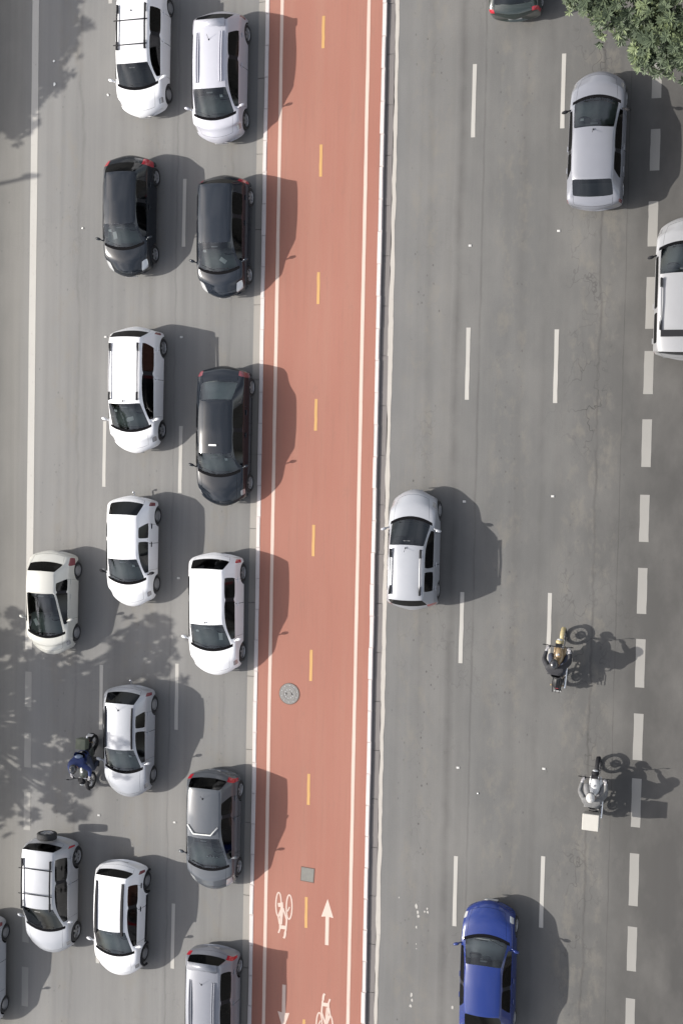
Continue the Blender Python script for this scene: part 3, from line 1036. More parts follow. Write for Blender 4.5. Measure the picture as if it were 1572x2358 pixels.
    if c.get('side_trim'):
        for sx in (-1, 1):
            simple('side_moulding', M_TRIM, root, lambda bm: (b_box(bm, (sx * (hw - .004), (c['axles'][0] + c['axles'][1]) / 2, .40), (.03, c['axles'][0] - c['axles'][1] - .86, .13)), bmesh.ops.bevel(bm, geom=bm.edges[:], offset=.01, segments=1, affect='EDGES')))
    if c.get('arch_trim'):
        for y in c['axles']:
            for sx in (-1, 1):
                pts = [(sx * (hw - .012), y + (c['wr'] + .085) * math.cos(t), c['wr'] + .01 + (c['wr'] + .085) * math.sin(t)) for t in [math.radians(a) for a in range(-15, 196, 15)]]
                simple('arch_moulding', M_TRIM, root, lambda bm: b_tube(bm, pts, .04, 6), True)
    if c.get('paper'):
        simple('white_dash_sheet', M_PAPER, root, lambda bm: b_box(bm, (c['paper'], wb - .34 - .2 * abs(c['paper']), .912), (.24, .13, .008), Matrix.Rotation(c['paper'] * 5, 4, 'Z')))  # dash papers, some added in place of white reflections in the windscreen
    for fn in c.get('extra', ()):
        fn(root, c)
    return root

def chevron(root, c):
    H = c['H']
    wt = c['st'][1]
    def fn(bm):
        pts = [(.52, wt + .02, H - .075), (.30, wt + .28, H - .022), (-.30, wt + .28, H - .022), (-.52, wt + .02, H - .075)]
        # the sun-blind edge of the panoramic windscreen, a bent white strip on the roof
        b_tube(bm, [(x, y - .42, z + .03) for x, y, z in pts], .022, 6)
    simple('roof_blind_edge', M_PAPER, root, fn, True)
    wb = c['st'][0]
    cols = (M_PAPER, M_TRIM)
    def card(k):
        def f2(bm):
            for i in range(8):
                for j in range(2):
                    if (i + j) % 2 == k:
                        b_box(bm, (-.18 + (i - 3.5) * .055, wb - .42 + .03, .95 + j * .055), (.053, .012, .053), Matrix.Identity(4))
        return f2
    simple('chequered_card', M_PAPER, root, card(0))
    simple('chequered_card', M_TRIM, root, card(1))
def roof_highlight(root, c):
    simple('roof_highlight_bar', M_PAPER, root, lambda bm: (b_box(bm, (.02, .30, c['H'] + .012), (.26, .05, .035)),))  # white bar added to stand in for a bright highlight on the roof
def spoiler(root, c):
    rr = c['st'][2]
    H = c['H']
    def fn(bm):
        b_box(bm, (0, rr + .10, H - .035), (1.02, .26, .05))
        bmesh.ops.bevel(bm, geom=bm.edges[:], offset=.02, segments=2, affect='EDGES')
    simple('rear_spoiler', c['paint'], root, fn, True)
def dark_band(root, c):
    H = c['H']
    simple('roof_band', M_TRIM, root, lambda bm: b_box(bm, (0, -1.36, H - .012), (1.14, .19, .03)))

FLOW_L = 'cars in the left carriageway'
FLOW_R = 'cars in the right carriageway'
base = dict(up=False, group=FLOW_L)
CARS = [
 dict(base, name='estate_car', label='white estate car with dark roof rails and two crossbars, cut by the top edge', x=-21.05, y=12.95, L=4.2, W=1.68, H=1.50, st=(1.24, .60, -1.45, -1.75), paint=P_WHITE, sglass=G_DARK, wglass=G_MID, rails=(-1.25, .15, M_TRIM), bars=(-.75, .02), wstyle=('hub', .28), wr=.285, antenna=-1.05, lamp=M_LAMP_GREY),
 dict(base, sticker=-1, name='compact_minivan', label='pearl silver minivan with ribbed roof beside the cycle path, topmost of its lane', x=-18.33, y=11.93, L=4.12, W=1.68, H=1.52, st=(1.34, .55, -1.56, -1.86), paint=P_PEARL, strips=((.36, -1.2, .35, .03, P_PEARL), (.43, -1.2, .35, .03, P_PEARL)), antenna=-.95, tail=M_TAIL_DULL, at=.84, cs=.16, extra=(spoiler,)),
 dict(base, paper=.36, sticker=1, name='hatchback', tl=(3, 4, 5, 6), label='black hatchback with bright headlights above the white car with roof rails', x=-21.45, y=7.67, L=3.92, W=1.66, H=1.46, st=(1.06, .37, -1.28, -1.64), paint=P_BLACK, lamp=M_LAMP, tail=M_TAIL, biglamp=True, mirror=P_BLACK, rglass=G_DARK, dash=M_DASH),
 dict(base, paper=-.12, sticker=1, name='hatchback', tl=(3, 4, 5, 6), label='dark graphite hatchback with white headlights next to the cycle path, behind the silver minivan', x=-18.10, y=6.90, L=3.88, W=1.64, H=1.48, st=(1.15, .31, -1.52, -1.72), paint=P_BLACK2, lamp=M_LAMP, tail=M_TAIL, biglamp=True),
 dict(base, paper=.05, sticker=1, name='estate_car', label='white five-door car with long silver roof rails on black feet', x=-21.12, y=2.02, L=4.12, W=1.70, H=1.56, st=(1.30, .49, -1.64, -1.88), paint=P_WHITE, rails=(-1.45, .35, M_HUB), cs=-.12, tail=M_TAIL_DULL, lamp=M_LAMP_GREY, antenna=.40),
 dict(base, sticker=-1, name='sedan', tl=(3, 4, 5, 6), label='black sedan with pale rear window and white bar on its roof', x=-17.98, y=.56, L=4.48, W=1.70, H=1.45, st=(1.22, .57, -1.10, -1.72), paint=P_BLACK, sedan=True, lamp=M_LAMP_GREY, tail=M_TAIL_DULL, rglass=G_CLEAR, rseat=M_SHELF, extra=(roof_highlight,), wglass=G_CLEAR),
 dict(base, sticker=-1, name='hatchback', label='white square-roofed hatchback with a tow hitch and large sloping rear window', x=-21.18, y=-3.26, L=3.66, W=1.60, H=1.43, st=(.99, .23, -1.20, -1.62), paint=P_WHITE, pillar='body', cs=.16, hitch=True, wstyle=('hub', .28), wr=.285, mirror=M_TRIM, handle=M_TRIM, tail=M_TAIL_DULL, rw=.56),
 dict(base, name='hatchback', label='cream-white rounded hatchback straddling the broken edge line at far left', x=-24.14, y=-5.11, L=3.53, W=1.64, H=1.50, st=(1.08, -.38, -1.10, -1.38), paint=P_CREAM, paper=.42, yaw=-.01, wstyle=('hub', .28), wr=.285, tail=M_TAIL_DULL, rw=.545, at=.84, cs=.14, wglass=G_CLEAR, yb=-.42, handle=P_CREAM, mirror=P_CREAM),
 dict(base, paper=-.30, sticker=1, name='hatchback', label='plain white hatchback with red triangular tail light, alongside the cycle path', x=-18.15, y=-5.16, L=3.98, W=1.70, H=1.48, st=(1.08, .28, -1.48, -1.78), paint=P_WHITE, yaw=.012, tail=M_TAIL, antenna=.20),
 dict(base, sticker=-1, name='hatchback', label='pale silver hatchback with dark roof gutters and a tow hitch beside the blue motorcyclist', x=-21.20, y=-9.55, L=3.76, W=1.60, H=1.43, st=(.92, .16, -1.34, -1.68), paint=P_SILVERW, pillar='body', cs=.14, hitch=True, wstyle=('hub', .28), wr=.285, strips=((.48, -1.25, .10, .03, M_TRIM),), antenna=-1.15, tail=M_TAIL_DULL),
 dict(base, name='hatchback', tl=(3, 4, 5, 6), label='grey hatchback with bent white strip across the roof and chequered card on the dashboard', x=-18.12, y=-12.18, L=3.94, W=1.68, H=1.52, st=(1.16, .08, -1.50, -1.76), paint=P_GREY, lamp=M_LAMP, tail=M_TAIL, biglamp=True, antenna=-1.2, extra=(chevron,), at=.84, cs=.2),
 dict(base, name='offroad_car', label='silver-white off-road car with spare wheel on its tail and roof bars', x=-24.04, y=-15.04, L=3.98, W=1.72, H=1.64, st=(1.05, .20, -1.74, -1.90), paint=P_SILVERW, spare=True, rails=(-1.45, .20, M_TRIM), bars=(-1.15, -.30), wstyle=('alloy', .34), wr=.335, wglass=G_MID, tail=M_TAIL, tall_tail=True, rw=.60),
 dict(base, name='hatchback', label='white hatchback with two long black roof strips and black side mouldings', x=-21.42, y=-15.51, L=3.88, W=1.66, H=1.50, st=(1.07, .19, -1.62, -1.74), paint=P_WHITE, yaw=-.02, strips=((.47, -1.45, .28, .075, M_TRIM),), side_trim=True, arch_trim=True, handle=M_TRIM, wstyle=('hub', .28), wr=.285, tail=M_TAIL_DULL, rw=.60),
 dict(base, name='compact_minivan', tl=(3, 4, 5, 6), label='silver minivan with red tail lights cut by the bottom edge beside the cycle path', x=-18.05, y=-18.06, L=4.12, W=1.70, H=1.52, st=(1.34, .55, -1.74, -1.87), paint=P_SILVER, strips=((.36, -1.2, .35, .03, P_SILVER), (.43, -1.2, .35, .03, P_SILVER)), antenna=-1.1, tail=M_TAIL, extra=(spoiler,)),
 dict(base, name='hatchback', label='grey-white car half out of frame at the bottom left corner', x=-26.80, y=-18.0, L=3.95, W=1.70, H=1.50, st=(1.07, .25, -1.45, -1.74), paint=P_SILVERW, wstyle=('hub', .28), wr=.285),
 dict(up=True, group=FLOW_R, name='sedan', tl=(3, 4, 5, 6), label='dark green sedan leaving at the top edge beside the tree', x=-8.86, y=14.95, L=3.95, W=1.54, H=1.44, st=(1.1, .4, -1.1, -1.62), paint=P_GREEN, sedan=True, tail=M_TAIL, rglass=G_MID, rseat=M_SHELF),
 dict(up=True, rw=.62, group=FLOW_R, sticker=-1, name='sedan', label='silver sedan with dark mirrors below the tree', x=-6.35, y=9.31, L=4.05, W=1.60, H=1.42, st=(1.16, .26, -1.22, -1.66), paint=P_SILVER, sedan=True, mirror=M_TRIM, wglass=G_CLEAR, rglass=G_MID, rseat=M_DASH, tail=M_TAIL_DULL, lamp=M_LAMP_GREY, antenna=.16, yaw=-.012),
 dict(up=True, group=FLOW_R, name='family_suv', label='white sport utility car with black roof rails cut by the right edge', x=-3.70, y=4.99, L=4.12, W=1.74, H=1.64, st=(1.23, .35, -1.86, -1.96), paint=P_DULL, rails=(-1.25, .18, P_DULL), mirror=M_TRIM, wstyle=('alloy', .34), wr=.335, pillar='body', extra=(dark_band,), rw=.65),
 dict(up=True, rw=.61, group=FLOW_R, name='estate_car', tl=(3, 4, 5, 6), label='silver estate car with roof rails driving beside the kerb, its shadow over a lane dash', x=-11.60, y=-2.82, L=3.70, W=1.52, H=1.56, st=(.95, .20, -1.46, -1.68), paint=P_ESTATE, rails=(-1.30, .05, M_HUB), pillar='body', wglass=G_MID, tail=M_TAIL, lamp=M_LAMP_GREY, antenna=.10, wstyle=('hub', .28), wr=.285, axles=(1.22, -1.25)),
 dict(up=True, group=FLOW_R, name='sedan', label='bright blue sedan cut by the bottom edge', x=-8.96, y=-15.55, L=4.3, W=1.64, H=1.44, st=(1.15, .42, -1.1, -1.65), paint=P_BLUE, sedan=True, lamp=M_LAMP, mirror=P_BLUE, wglass=G_CLEAR, dash=M_PLATE),  # sky glare on the windscreen is put into the pale dash colour
]
for c in CARS:
    make_car(c)

# ------------------------------------------------------------------ motorcycles and riders
M_TAN = plain('tan_paint', (.27, .19, .10), .3, .2, coat=.8)
M_YEL = plain('dull_yellow_plastic', (.36, .30, .16), .45)
M_TANKW = plain('white_tank_paint', (.60, .61, .62), .3, coat=.8, var=.2, scale=18)
M_TANKG = plain('graphite_tank_paint', (.06, .07, .06), .35, coat=.7)
M_BOX = plain('delivery_box_grey', (.40, .385, .35), .7, var=.06)
M_BOXG = plain('delivery_box_green', (.10, .11, .08), .7)
M_ENGINE = plain('engine_alloy', (.16, .16, .165), .45, .6)
M_SEATB = plain('seat_vinyl', (.025, .025, .026), .55)
M_JACK = plain('black_jacket', (.022, .022, .026), .75, var=.3, scale=10)
M_JBLUE = plain('blue_jacket', (.018, .032, .115), .75, var=.35, scale=8)
M_JGREY = plain('grey_patterned_jacket', (.13, .13, .13), .8, var=.6, scale=16)
M_JEANS = plain('dark_jeans', (.035, .042, .065), .85, var=.3, scale=12)
M_TROUS = plain('grey_trousers', (.16, .16, .165), .85, var=.25, scale=12)
M_SKIN = plain('skin', (.33, .19, .13), .55, var=.06)
M_GLOVE = plain('light_glove', (.38, .37, .38), .8)
M_SHOE = plain('black_shoe', (.02, .02, .02), .6)
M_HBLK = plain('black_helmet', (.018, .018, .020), .25, coat=1.0)
M_HWHT = plain('patterned_white_helmet', (.50, .49, .47), .3, coat=.8, var=.75, scale=14)
M_HBLUE = plain('pale_blue_helmet', (.20, .25, .36), .3, coat=.8)
M_VISOR = plain('dark_visor', (.02, .022, .025), .08, coat=1.0)

def moto_wheel(root, y, r=.30, wd=.045):
    bm = bmesh.new()
    seg, sub = 30, 8
    rings = []
    for i in range(seg):
        a = 2 * math.pi * i / seg
        rings.append([bm.verts.new((wd * math.cos(b), math.cos(a) * (r - wd + wd * math.sin(b)), math.sin(a) * (r - wd + wd * math.sin(b)))) for b in [2 * math.pi * k / sub for k in range(sub)]])
    for i in range(seg):
        for k in range(sub):
            bm.faces.new((rings[i][k], rings[i][(k + 1) % sub], rings[(i + 1) % seg][(k + 1) % sub], rings[(i + 1) % seg][k]))
    wo = link('wheel', bm_mesh(bm, True), M_TYRE, root, (0, y, r))
    def rim(bm):
        b_lathe(bm, [(-.025, r - wd * 1.9), (-.025, r - wd * 1.5), (.025, r - wd * 1.5), (.025, r - wd * 1.9)], 26)
        b_lathe(bm, [(-.05, .001), (-.05, .05), (.05, .05), (.05, .001)], 12)
    ro = simple('rim', M_ALLOY, wo, rim)
    def sp(bm):
        for k in range(18):
            a = 2 * math.pi * k / 18
            b_tube(bm, [(.03 * (-1) ** k, .04 * math.cos(a), .04 * math.sin(a)), (0, (r - wd * 1.7) * math.cos(a + .25), (r - wd * 1.7) * math.sin(a + .25))], .004, 4, False)
    simple('spokes', M_CHROME, wo, sp)
    simple('brake_disc', M_ENGINE, wo, lambda bm: b_lathe(bm, [(.055, .06), (.055, .12), (.06, .12), (.06, .06)], 18))

def make_moto(label, x, y, rz, tank, fender, box=None, lean=0.0):
    root = thing('motorcycle', label, 'motorcycle', (x, y, 0), rz, 'motorcycles in traffic')
    root.rotation_euler = (0, lean, rz)
    moto_wheel(root, .66)
    moto_wheel(root, -.62, .295, .055)
    def fr(bm):
        b_tube(bm, [(0, .42, .90), (0, .20, .74), (0, -.10, .68), (0, -.62, .80)], .022, 6)
        b_tube(bm, [(0, .40, .82), (0, .30, .45), (0, .05, .30), (0, -.25, .34), (0, -.30, .66)], .022, 6)
        for sx in (-1, 1):
            b_tube(bm, [(sx * .07, -.22, .36), (sx * .09, -.62, .295)], .02, 6)
            b_tube(bm, [(sx * .10, -.58, .32), (sx * .11, -.42, .72)], .026, 6)
    simple('frame', M_TRIM, root, fr, True)
    for sx in (-1, 1):
        simple('front_fork', M_CHROME, root, lambda bm: b_tube(bm, [(sx * .085, .66, .30), (sx * .085, .50, .70), (sx * .085, .43, .98)], [.028, .028, .022], 7), True)
        simple('footpeg', M_TRIM, root, lambda bm: b_tube(bm, [(sx * .10, .0, .32), (sx * .26, -.02, .31)], .016, 6))
        simple('indicator', M_TAN, root, lambda bm: (b_tube(bm, [(sx * .05, -.72, .70), (sx * .16, -.74, .70)], .01, 5), b_blob(bm, (sx * .18, -.74, .70), (.035, .03, .03), 1)))
        simple('mirror', M_TRIM, root, lambda bm: (b_tube(bm, [(sx * .24, .46, 1.04), (sx * .30, .50, 1.16), (sx * .36, .50, 1.18)], .008, 5), b_blob(bm, (sx * .40, .50, 1.19), (.065, .015, .04), 2)), True)
    def hb(bm):
        b_tube(bm, [(-.38, .38, 1.03), (-.22, .46, 1.04), (-.06, .44, 1.00), (.06, .44, 1.00), (.22, .46, 1.04), (.38, .38, 1.03)], .014, 7)
        for sx in (-1, 1):
            b_tube(bm, [(sx * .25, .445, 1.04), (sx * .38, .38, 1.03)], .022, 7)
            b_tube(bm, [(sx * .24, .48, 1.03), (sx * .38, .46, 1.02)], .008, 5)
    simple('handlebar', M_TRIM, root, hb, True)
    def tk(bm):
        b_blob(bm, (0, .17, .86), (.155, .29, .15), 3)
        for v in bm.verts:
            if v.co.y < .1:
                v.co.x *= 1 - .55 * (.1 - v.co.y)
    t = simple('fuel_tank', tank, root, tk, True)
    simple('fuel_cap', M_CHROME, t, lambda bm: b_lathe(bm, [(0, .001), (0, .035), (.015, .035), (.015, .001)], 12, 'Z'), loc=(0, .22, 1.0))
    def se(bm):
        b_box(bm, (0, -.22, .80), (.26, .40, .09))
        b_box(bm, (0, -.57, .83), (.25, .46, .10))
        bmesh.ops.bevel(bm, geom=bm.edges[:], offset=.035, segments=2, affect='EDGES')
    simple('seat', M_SEATB, root, se, True)
    def en(bm):
        b_box(bm, (0, .0, .42), (.26, .34, .22))
        b_tube(bm, [(0, .10, .48), (0, .20, .68)], .085, 10)
        b_lathe(bm, [(-.17, .001), (-.17, .09), (.17, .09), (.17, .001)], 14)
        bmesh.ops.transform(bm, matrix=Matrix.Translation((0, -.02, .40)), verts=bm.verts[-56:])
    simple('engine', M_ENGINE, root, en)
    for sx in (-1, 1):
        def sp(bm):
            b_blob(bm, (sx * .12, -.34, .62), (.045, .22, .16), 2)
        simple('side_panel', tank if tank is not M_TANKW else M_TRIM, root, sp, True)
        simple('tank_shroud', tank, root, lambda bm: b_blob(bm, (sx * .14, .26, .70), (.05, .20, .12), 2), True)
    simple('exhaust', M_CHROME, root, lambda bm: b_tube(bm, [(.09, .22, .62), (.12, .30, .40), (.15, .10, .28), (.17, -.25, .30), (.18, -.85, .42)], [.02, .02, .022, .035, .045], 8), True)
    def ff(bm):
        for i in range(9):
            a0, a1 = math.radians(20 + i * 14), math.radians(20 + (i + 1) * 14)
            vs = []
            for a in (a0, a1):
                for xx in (-.065, -.04, .04, .065):
                    rr_ = .335 if abs(xx) < .05 else .31
                    vs.append(bm.verts.new((xx, .66 + rr_ * math.cos(a), .30 + rr_ * math.sin(a))))
            for k in range(3):
                bm.faces.new((vs[k], vs[k + 1], vs[k + 5], vs[k + 4]))
    simple('front_mudguard', fender, root, ff, True)
    def rf(bm):
        for i in range(7):
            a0, a1 = math.radians(70 + i * 14), math.radians(70 + (i + 1) * 14)
            vs = []
            for a in (a0, a1):
                for xx in (-.09, -.06, .06, .09):
                    rr_ = .40 if abs(xx) < .07 else .36
                    vs.append(bm.verts.new((xx, -.58 + rr_ * math.cos(a), .32 + rr_ * math.sin(a))))
            for k in range(3):
                bm.faces.new((vs[k], vs[k + 1], vs[k + 5], vs[k + 4]))
    simple('rear_mudguard', M_TRIM, root, rf, True)
    hl = simple('headlight', fender, root, lambda bm: b_blob(bm, (0, .58, .92), (.12, .10, .13), 2), True)
    simple('headlight_lens', M_LAMP, hl, lambda bm: b_blob(bm, (0, .645, .92), (.09, .05, .09), 2), True)
    simple('instrument_panel', M_TRIM, root, lambda bm: (b_box(bm, (0, .50, 1.04), (.20, .10, .05), Matrix.Rotation(-.5, 4, 'X')), bmesh.ops.bevel(bm, geom=bm.edges[:], offset=.015, segments=1, affect='EDGES')))
    simple('tail_light', M_TAIL, root, lambda bm: b_blob(bm, (0, -.79, .74), (.08, .05, .05), 2), True)
    simple('luggage_rack', M_TRIM, root, lambda bm: [b_tube(bm, [(sx * .10, -.42, .84), (sx * .12, -.62, .89), (sx * .10, -.92, .90)], .012, 6) for sx in (-1, 0, 1)], True)
    simple('licence_plate', M_PLATE, root, lambda bm: b_box(bm, (0, -.93, .58), (.20, .012, .15), Matrix.Rotation(-.35, 4, 'X')))
    if box:
        mat, s, z, yy = box
        b = simple('delivery_box', mat, root, lambda bm: (b_box(bm, (0, yy, z), s), bmesh.ops.bevel(bm, geom=bm.edges[:], offset=.018, segments=2, affect='EDGES')))
        simple('box_lid', mat, b, lambda bm: (b_box(bm, (0, yy, z + s[2] / 2 + .004), (s[0] + .02, s[1] + .02, .05)), bmesh.ops.bevel(bm, geom=bm.edges[:], offset=.012, segments=1, affect='EDGES')))
        simple('box_bracket', M_TRIM, b, lambda bm: b_box(bm, (0, yy, (z - s[2] / 2 + .90) / 2), (.14, .16, max(.02, z - s[2] / 2 - .90 + .04))))
    return root

def tube_body(bones, level=2):
    """one continuous skinned body from named joints; bones = {name: (co, r)}, edges"""
    joints, edges, root_i = bones
    me = bpy.data.meshes.new('b')
    me.from_pydata([j[0] for j in joints], edges, [])
    o = bpy.data.objects.new('tmpbody', me)
    COL.objects.link(o)
    o.modifiers.new('skin', 'SKIN')
    sv = me.skin_vertices[0].data
    for i, j in enumerate(joints):
        r = j[1]
        r = r if isinstance(r, tuple) else (r, r)
        k = 1.22 if i not in (4, 5, 9, 13, 18, 23) else 1.0
        sv[i].radius = (r[0] * k, r[1] * k)
        sv[i].use_root = (i == root_i)
    md = o.modifiers.new('s', 'SUBSURF')
    md.levels = md.render_levels = level
    dg = bpy.context.evaluated_depsgraph_get()
    m2 = bpy.data.meshes.new_from_object(o.evaluated_get(dg))
    bpy.data.objects.remove(o)
    return m2

def make_rider(label, moto, jacket, trousers, helmet, hand=M_GLOVE, crouch=0.0, extras=()):
    root_loc = moto.location.copy()
    # joints in the motorcycle's frame
    J = [((0, -.36, .92), (.165, .125)), ((0, -.32, 1.08), (.165, .115)), ((0, -.22, 1.25), (.185, .12)), ((0, -.13, 1.38), (.165, .10)), ((0, -.05, 1.46), (.062, .062)), ((0, -.01, 1.55), (.075, .085)),
         ((.21, -.11, 1.37), (.088, .088)), ((.385, .06, 1.16), (.064, .064)), ((.345, .30, 1.06), (.046, .046)), ((.325, .375, 1.055), (.038, .026)),
         ((-.21, -.11, 1.37), (.088, .088)), ((-.385, .06, 1.16), (.064, .064)), ((-.345, .30, 1.06), (.046, .046)), ((-.325, .375, 1.055), (.038, .026)),
         ((.13, -.26, .88), (.11, .11)), ((.26, .17, .75), (.078, .078)), ((.235, -.04, .38), (.054, .054)), ((.235, -.02, .34), (.048, .048)), ((.24, .15, .325), (.044, .034)),
         ((-.13, -.26, .88), (.11, .11)), ((-.26, .17, .75), (.078, .078)), ((-.235, -.04, .38), (.054, .054)), ((-.235, -.02, .34), (.048, .048)), ((-.24, .15, .325), (.044, .034))]
    E = [(0, 1), (1, 2), (2, 3), (3, 4), (4, 5), (3, 6), (6, 7), (7, 8), (8, 9), (3, 10), (10, 11), (11, 12), (12, 13), (0, 14), (14, 15), (15, 16), (16, 17), (17, 18), (0, 19), (19, 20), (20, 21), (21, 22), (22, 23)]
    me = tube_body((J, E, 0))
    me.materials.clear()
    for m in (jacket, trousers, hand, M_SHOE, M_SKIN):
        me.materials.append(m)
    seg = {}
    for a, b in E:
        if a in (14, 15, 19, 20) or b in (14, 19): seg[(a, b)] = 1
        elif b in (9, 13): seg[(a, b)] = 2
        elif a in (16, 17, 21, 22): seg[(a, b)] = 3
        elif b in (5,): seg[(a, b)] = 4
        else: seg[(a, b)] = 0
    P = [Vector(j[0]) for j in J]
    for p in me.polygons:
        p.use_smooth = True
        c = p.center
        best = None
        for (a, b), s in seg.items():
            d = P[b] - P[a]
            t = max(0, min(1, (c - P[a]).dot(d) / d.length_squared))
            r = (c - (P[a] + d * t)).length
            if best is None or r < best[0]:
                best = (r, s)
        p.material_index = best[1]
    o = link('person', me)
    o.location = moto.location
    o.rotation_euler = moto.rotation_euler
    tag(o, label, 'person', 'motorcycle riders')
    # fingers closed round the grips
    for sx in (-1, 1):
        def fg(bm):
            for k, ln in enumerate((.9, 1.0, .95, .8)):
                x = sx * (.285 + .024 * k)
                gy = .447 - .5 * (abs(x) - .25)
                b_tube(bm, [(x, gy - .055, 1.072), (x, gy - .005, 1.082), (x, gy + .032 * ln, 1.06), (x, gy + .03 * ln, 1.03), (x, gy + .004, 1.012)], [.0105, .0105, .010, .0095, .008], 6)
            b_tube(bm, [(sx * .295, .36, 1.05), (sx * .262, .40, 1.03), (sx * .262, .435, 1.012)], [.012, .0115, .009], 6)
        simple('hand', hand, o, fg, True)
    # helmet with visor
    def hm(bm):
        b_blob(bm, (0, .005, 1.595), (.132, .158, .145), 3)
        for v in bm.verts:
            if v.co.z < 1.50:
                v.co.z = 1.50 + (v.co.z - 1.50) * .35
    h = simple('helmet', helmet, o, hm, True)
    def vs(bm):
        b_blob(bm, (0, .035, 1.61), (.122, .137, .062), 3)
        bmesh.ops.delete(bm, geom=[v for v in bm.verts if v.co.y < .06], context='VERTS')
    simple('visor', M_VISOR, h, vs, True)
    def col(bm):
        b_lathe(bm, [(0, .085), (.05, .08), (.05, .070), (0, .075)], 16, 'Z')
    simple('collar', jacket, o, col, True, (0, -.075, 1.43))
    def hem(bm):
        b_lathe(bm, [(0, .205), (.05, .20), (.05, .18), (0, .185)], 18, 'Z')
        for v in bm.verts:
            v.co.y *= .80
    simple('jacket_hem', jacket, o, hem, True, (0, -.35, .94))
    for fn in extras:
        fn(o)
    return o

m1 = make_moto('tan and yellow motorcycle on the right carriageway above the one with a box', -7.03, -5.93, -.06, M_TAN, M_YEL)
make_rider('rider in black jacket and black helmet on the tan motorcycle', m1, M_JACK, M_JEANS, M_HBLK)
m2 = make_moto('motorcycle with white tank and square grey delivery box', -5.87, -9.72, -.03, M_TANKW, M_TRIM, box=(M_BOX, (.46, .46, .40), 1.13, -.78))
make_rider('rider in grey patterned jacket and patterned white helmet in front of a grey box', m2, M_JGREY, M_TROUS, M_HWHT)
m3 = make_moto('dark motorcycle with small greenish box squeezed beside the pale silver hatchback', -22.72, -10.42, math.pi - .05, M_TANKG, M_TRIM, box=(M_BOXG, (.34, .34, .26), 1.05, -.74))
def back_patch(o):
    def fn(bm):
        b_blob(bm, (.0, -.345, 1.26), (.13, .07, .17), 2)
    simple('backpack', M_HBLUE, o, fn, True)
make_rider('rider in blue jacket in tree shade left of the pale silver hatchback', m3, M_JBLUE, M_JEANS, M_HBLK, extras=(back_patch,))

# ------------------------------------------------------------------ trees and lamp post
def leaf_mat(name, a, b, c):
    m, n, l = new_mat(name)
    oi = n.new('ShaderNodeAttribute')
    oi.attribute_name = 'tone'
    col = ramp(n, l, oi.outputs['Fac'], [(0.0, a), (0.55, b), (1.0, c)])
    d = n.new('ShaderNodeBsdfPrincipled')
    l.new(col, d.inputs['Base Color'])
    d.inputs['Roughness'].default_value = .55
    tr = n.new('ShaderNodeBsdfTranslucent')
    l.new(col, tr.inputs[0])
    mx = n.new('ShaderNodeMixShader')
    mx.inputs[0].default_value = .3
    l.new(d.outputs[0], mx.inputs[1])
    l.new(tr.outputs[0], mx.inputs[2])
    o = n.new('ShaderNodeOutputMaterial')
    l.new(mx.outputs[0], o.inputs[0])
    return m
M_LEAF = leaf_mat('tree_leaves', (.066, .090, .056), (.115, .148, .090), (.23, .28, .14))
M_BARK = plain('tree_bark', (.10, .085, .07), .9, var=.35, scale=7)

def crown_mesh(clumps, n_tufts, leaf=(.21, .06), seed=1, spread=.14):
    r = np.random.default_rng(seed)
    V, F, T = [], [], []
    wts = np.array([c[3] ** 2 for c in clumps])
    wts /= wts.sum()
    for _ in range(n_tufts):
        cx, cy, cz, cr = clumps[r.choice(len(clumps), p=wts)]
        d = r.normal(size=3)
        d /= np.linalg.norm(d)
        if d[2] < -.35 and r.random() < .7:
            d[2] = -d[2]
        rad = cr * (1 - .38 * r.random() ** 1.6) * (1 + spread * r.normal())
        p = np.array([cx, cy, cz]) + d * rad * np.array([1, 1, .78])
        out = d + np.array([0, 0, .55])
        out /= np.linalg.norm(out)
        a = np.cross(out, [.3, .5, .8])
        a /= np.linalg.norm(a)
        b = np.cross(out, a)
        tone = min(1, max(0, .42 + .25 * r.normal()))
        k = r.integers(11, 17)
        sc = r.uniform(.75, 1.25)
        ph = r.random() * 6.28
        for i in range(k):
            t = ph + 2 * math.pi * i / k + r.normal() * .15
            el = r.uniform(.15, .95)
            dr = (a * math.cos(t) + b * math.sin(t)) * math.cos(el) + out * math.sin(el)
            ln = leaf[0] * sc * r.uniform(.7, 1.15)
            wd = leaf[1] * sc
            sd = np.cross(dr, out)
            sd /= (np.linalg.norm(sd) + 1e-6)
            mid = p + dr * ln * .55 + out * ln * .04
            tip = p + dr * ln - out * ln * .12
            i0 = len(V)
            V += [p, mid + sd * wd * .5, tip, mid - sd * wd * .5]
            F.append((i0, i0 + 1, i0 + 2, i0 + 3))
            T += [min(1, max(0, tone + r.normal() * .1))] * 4
    me = bpy.data.meshes.new('crown')
    me.from_pydata([tuple(v) for v in V], [], F)
    at = me.attributes.new('tone', 'FLOAT', 'POINT')
    at.data.foreach_set('value', np.array(T, dtype=np.float32))
    return me

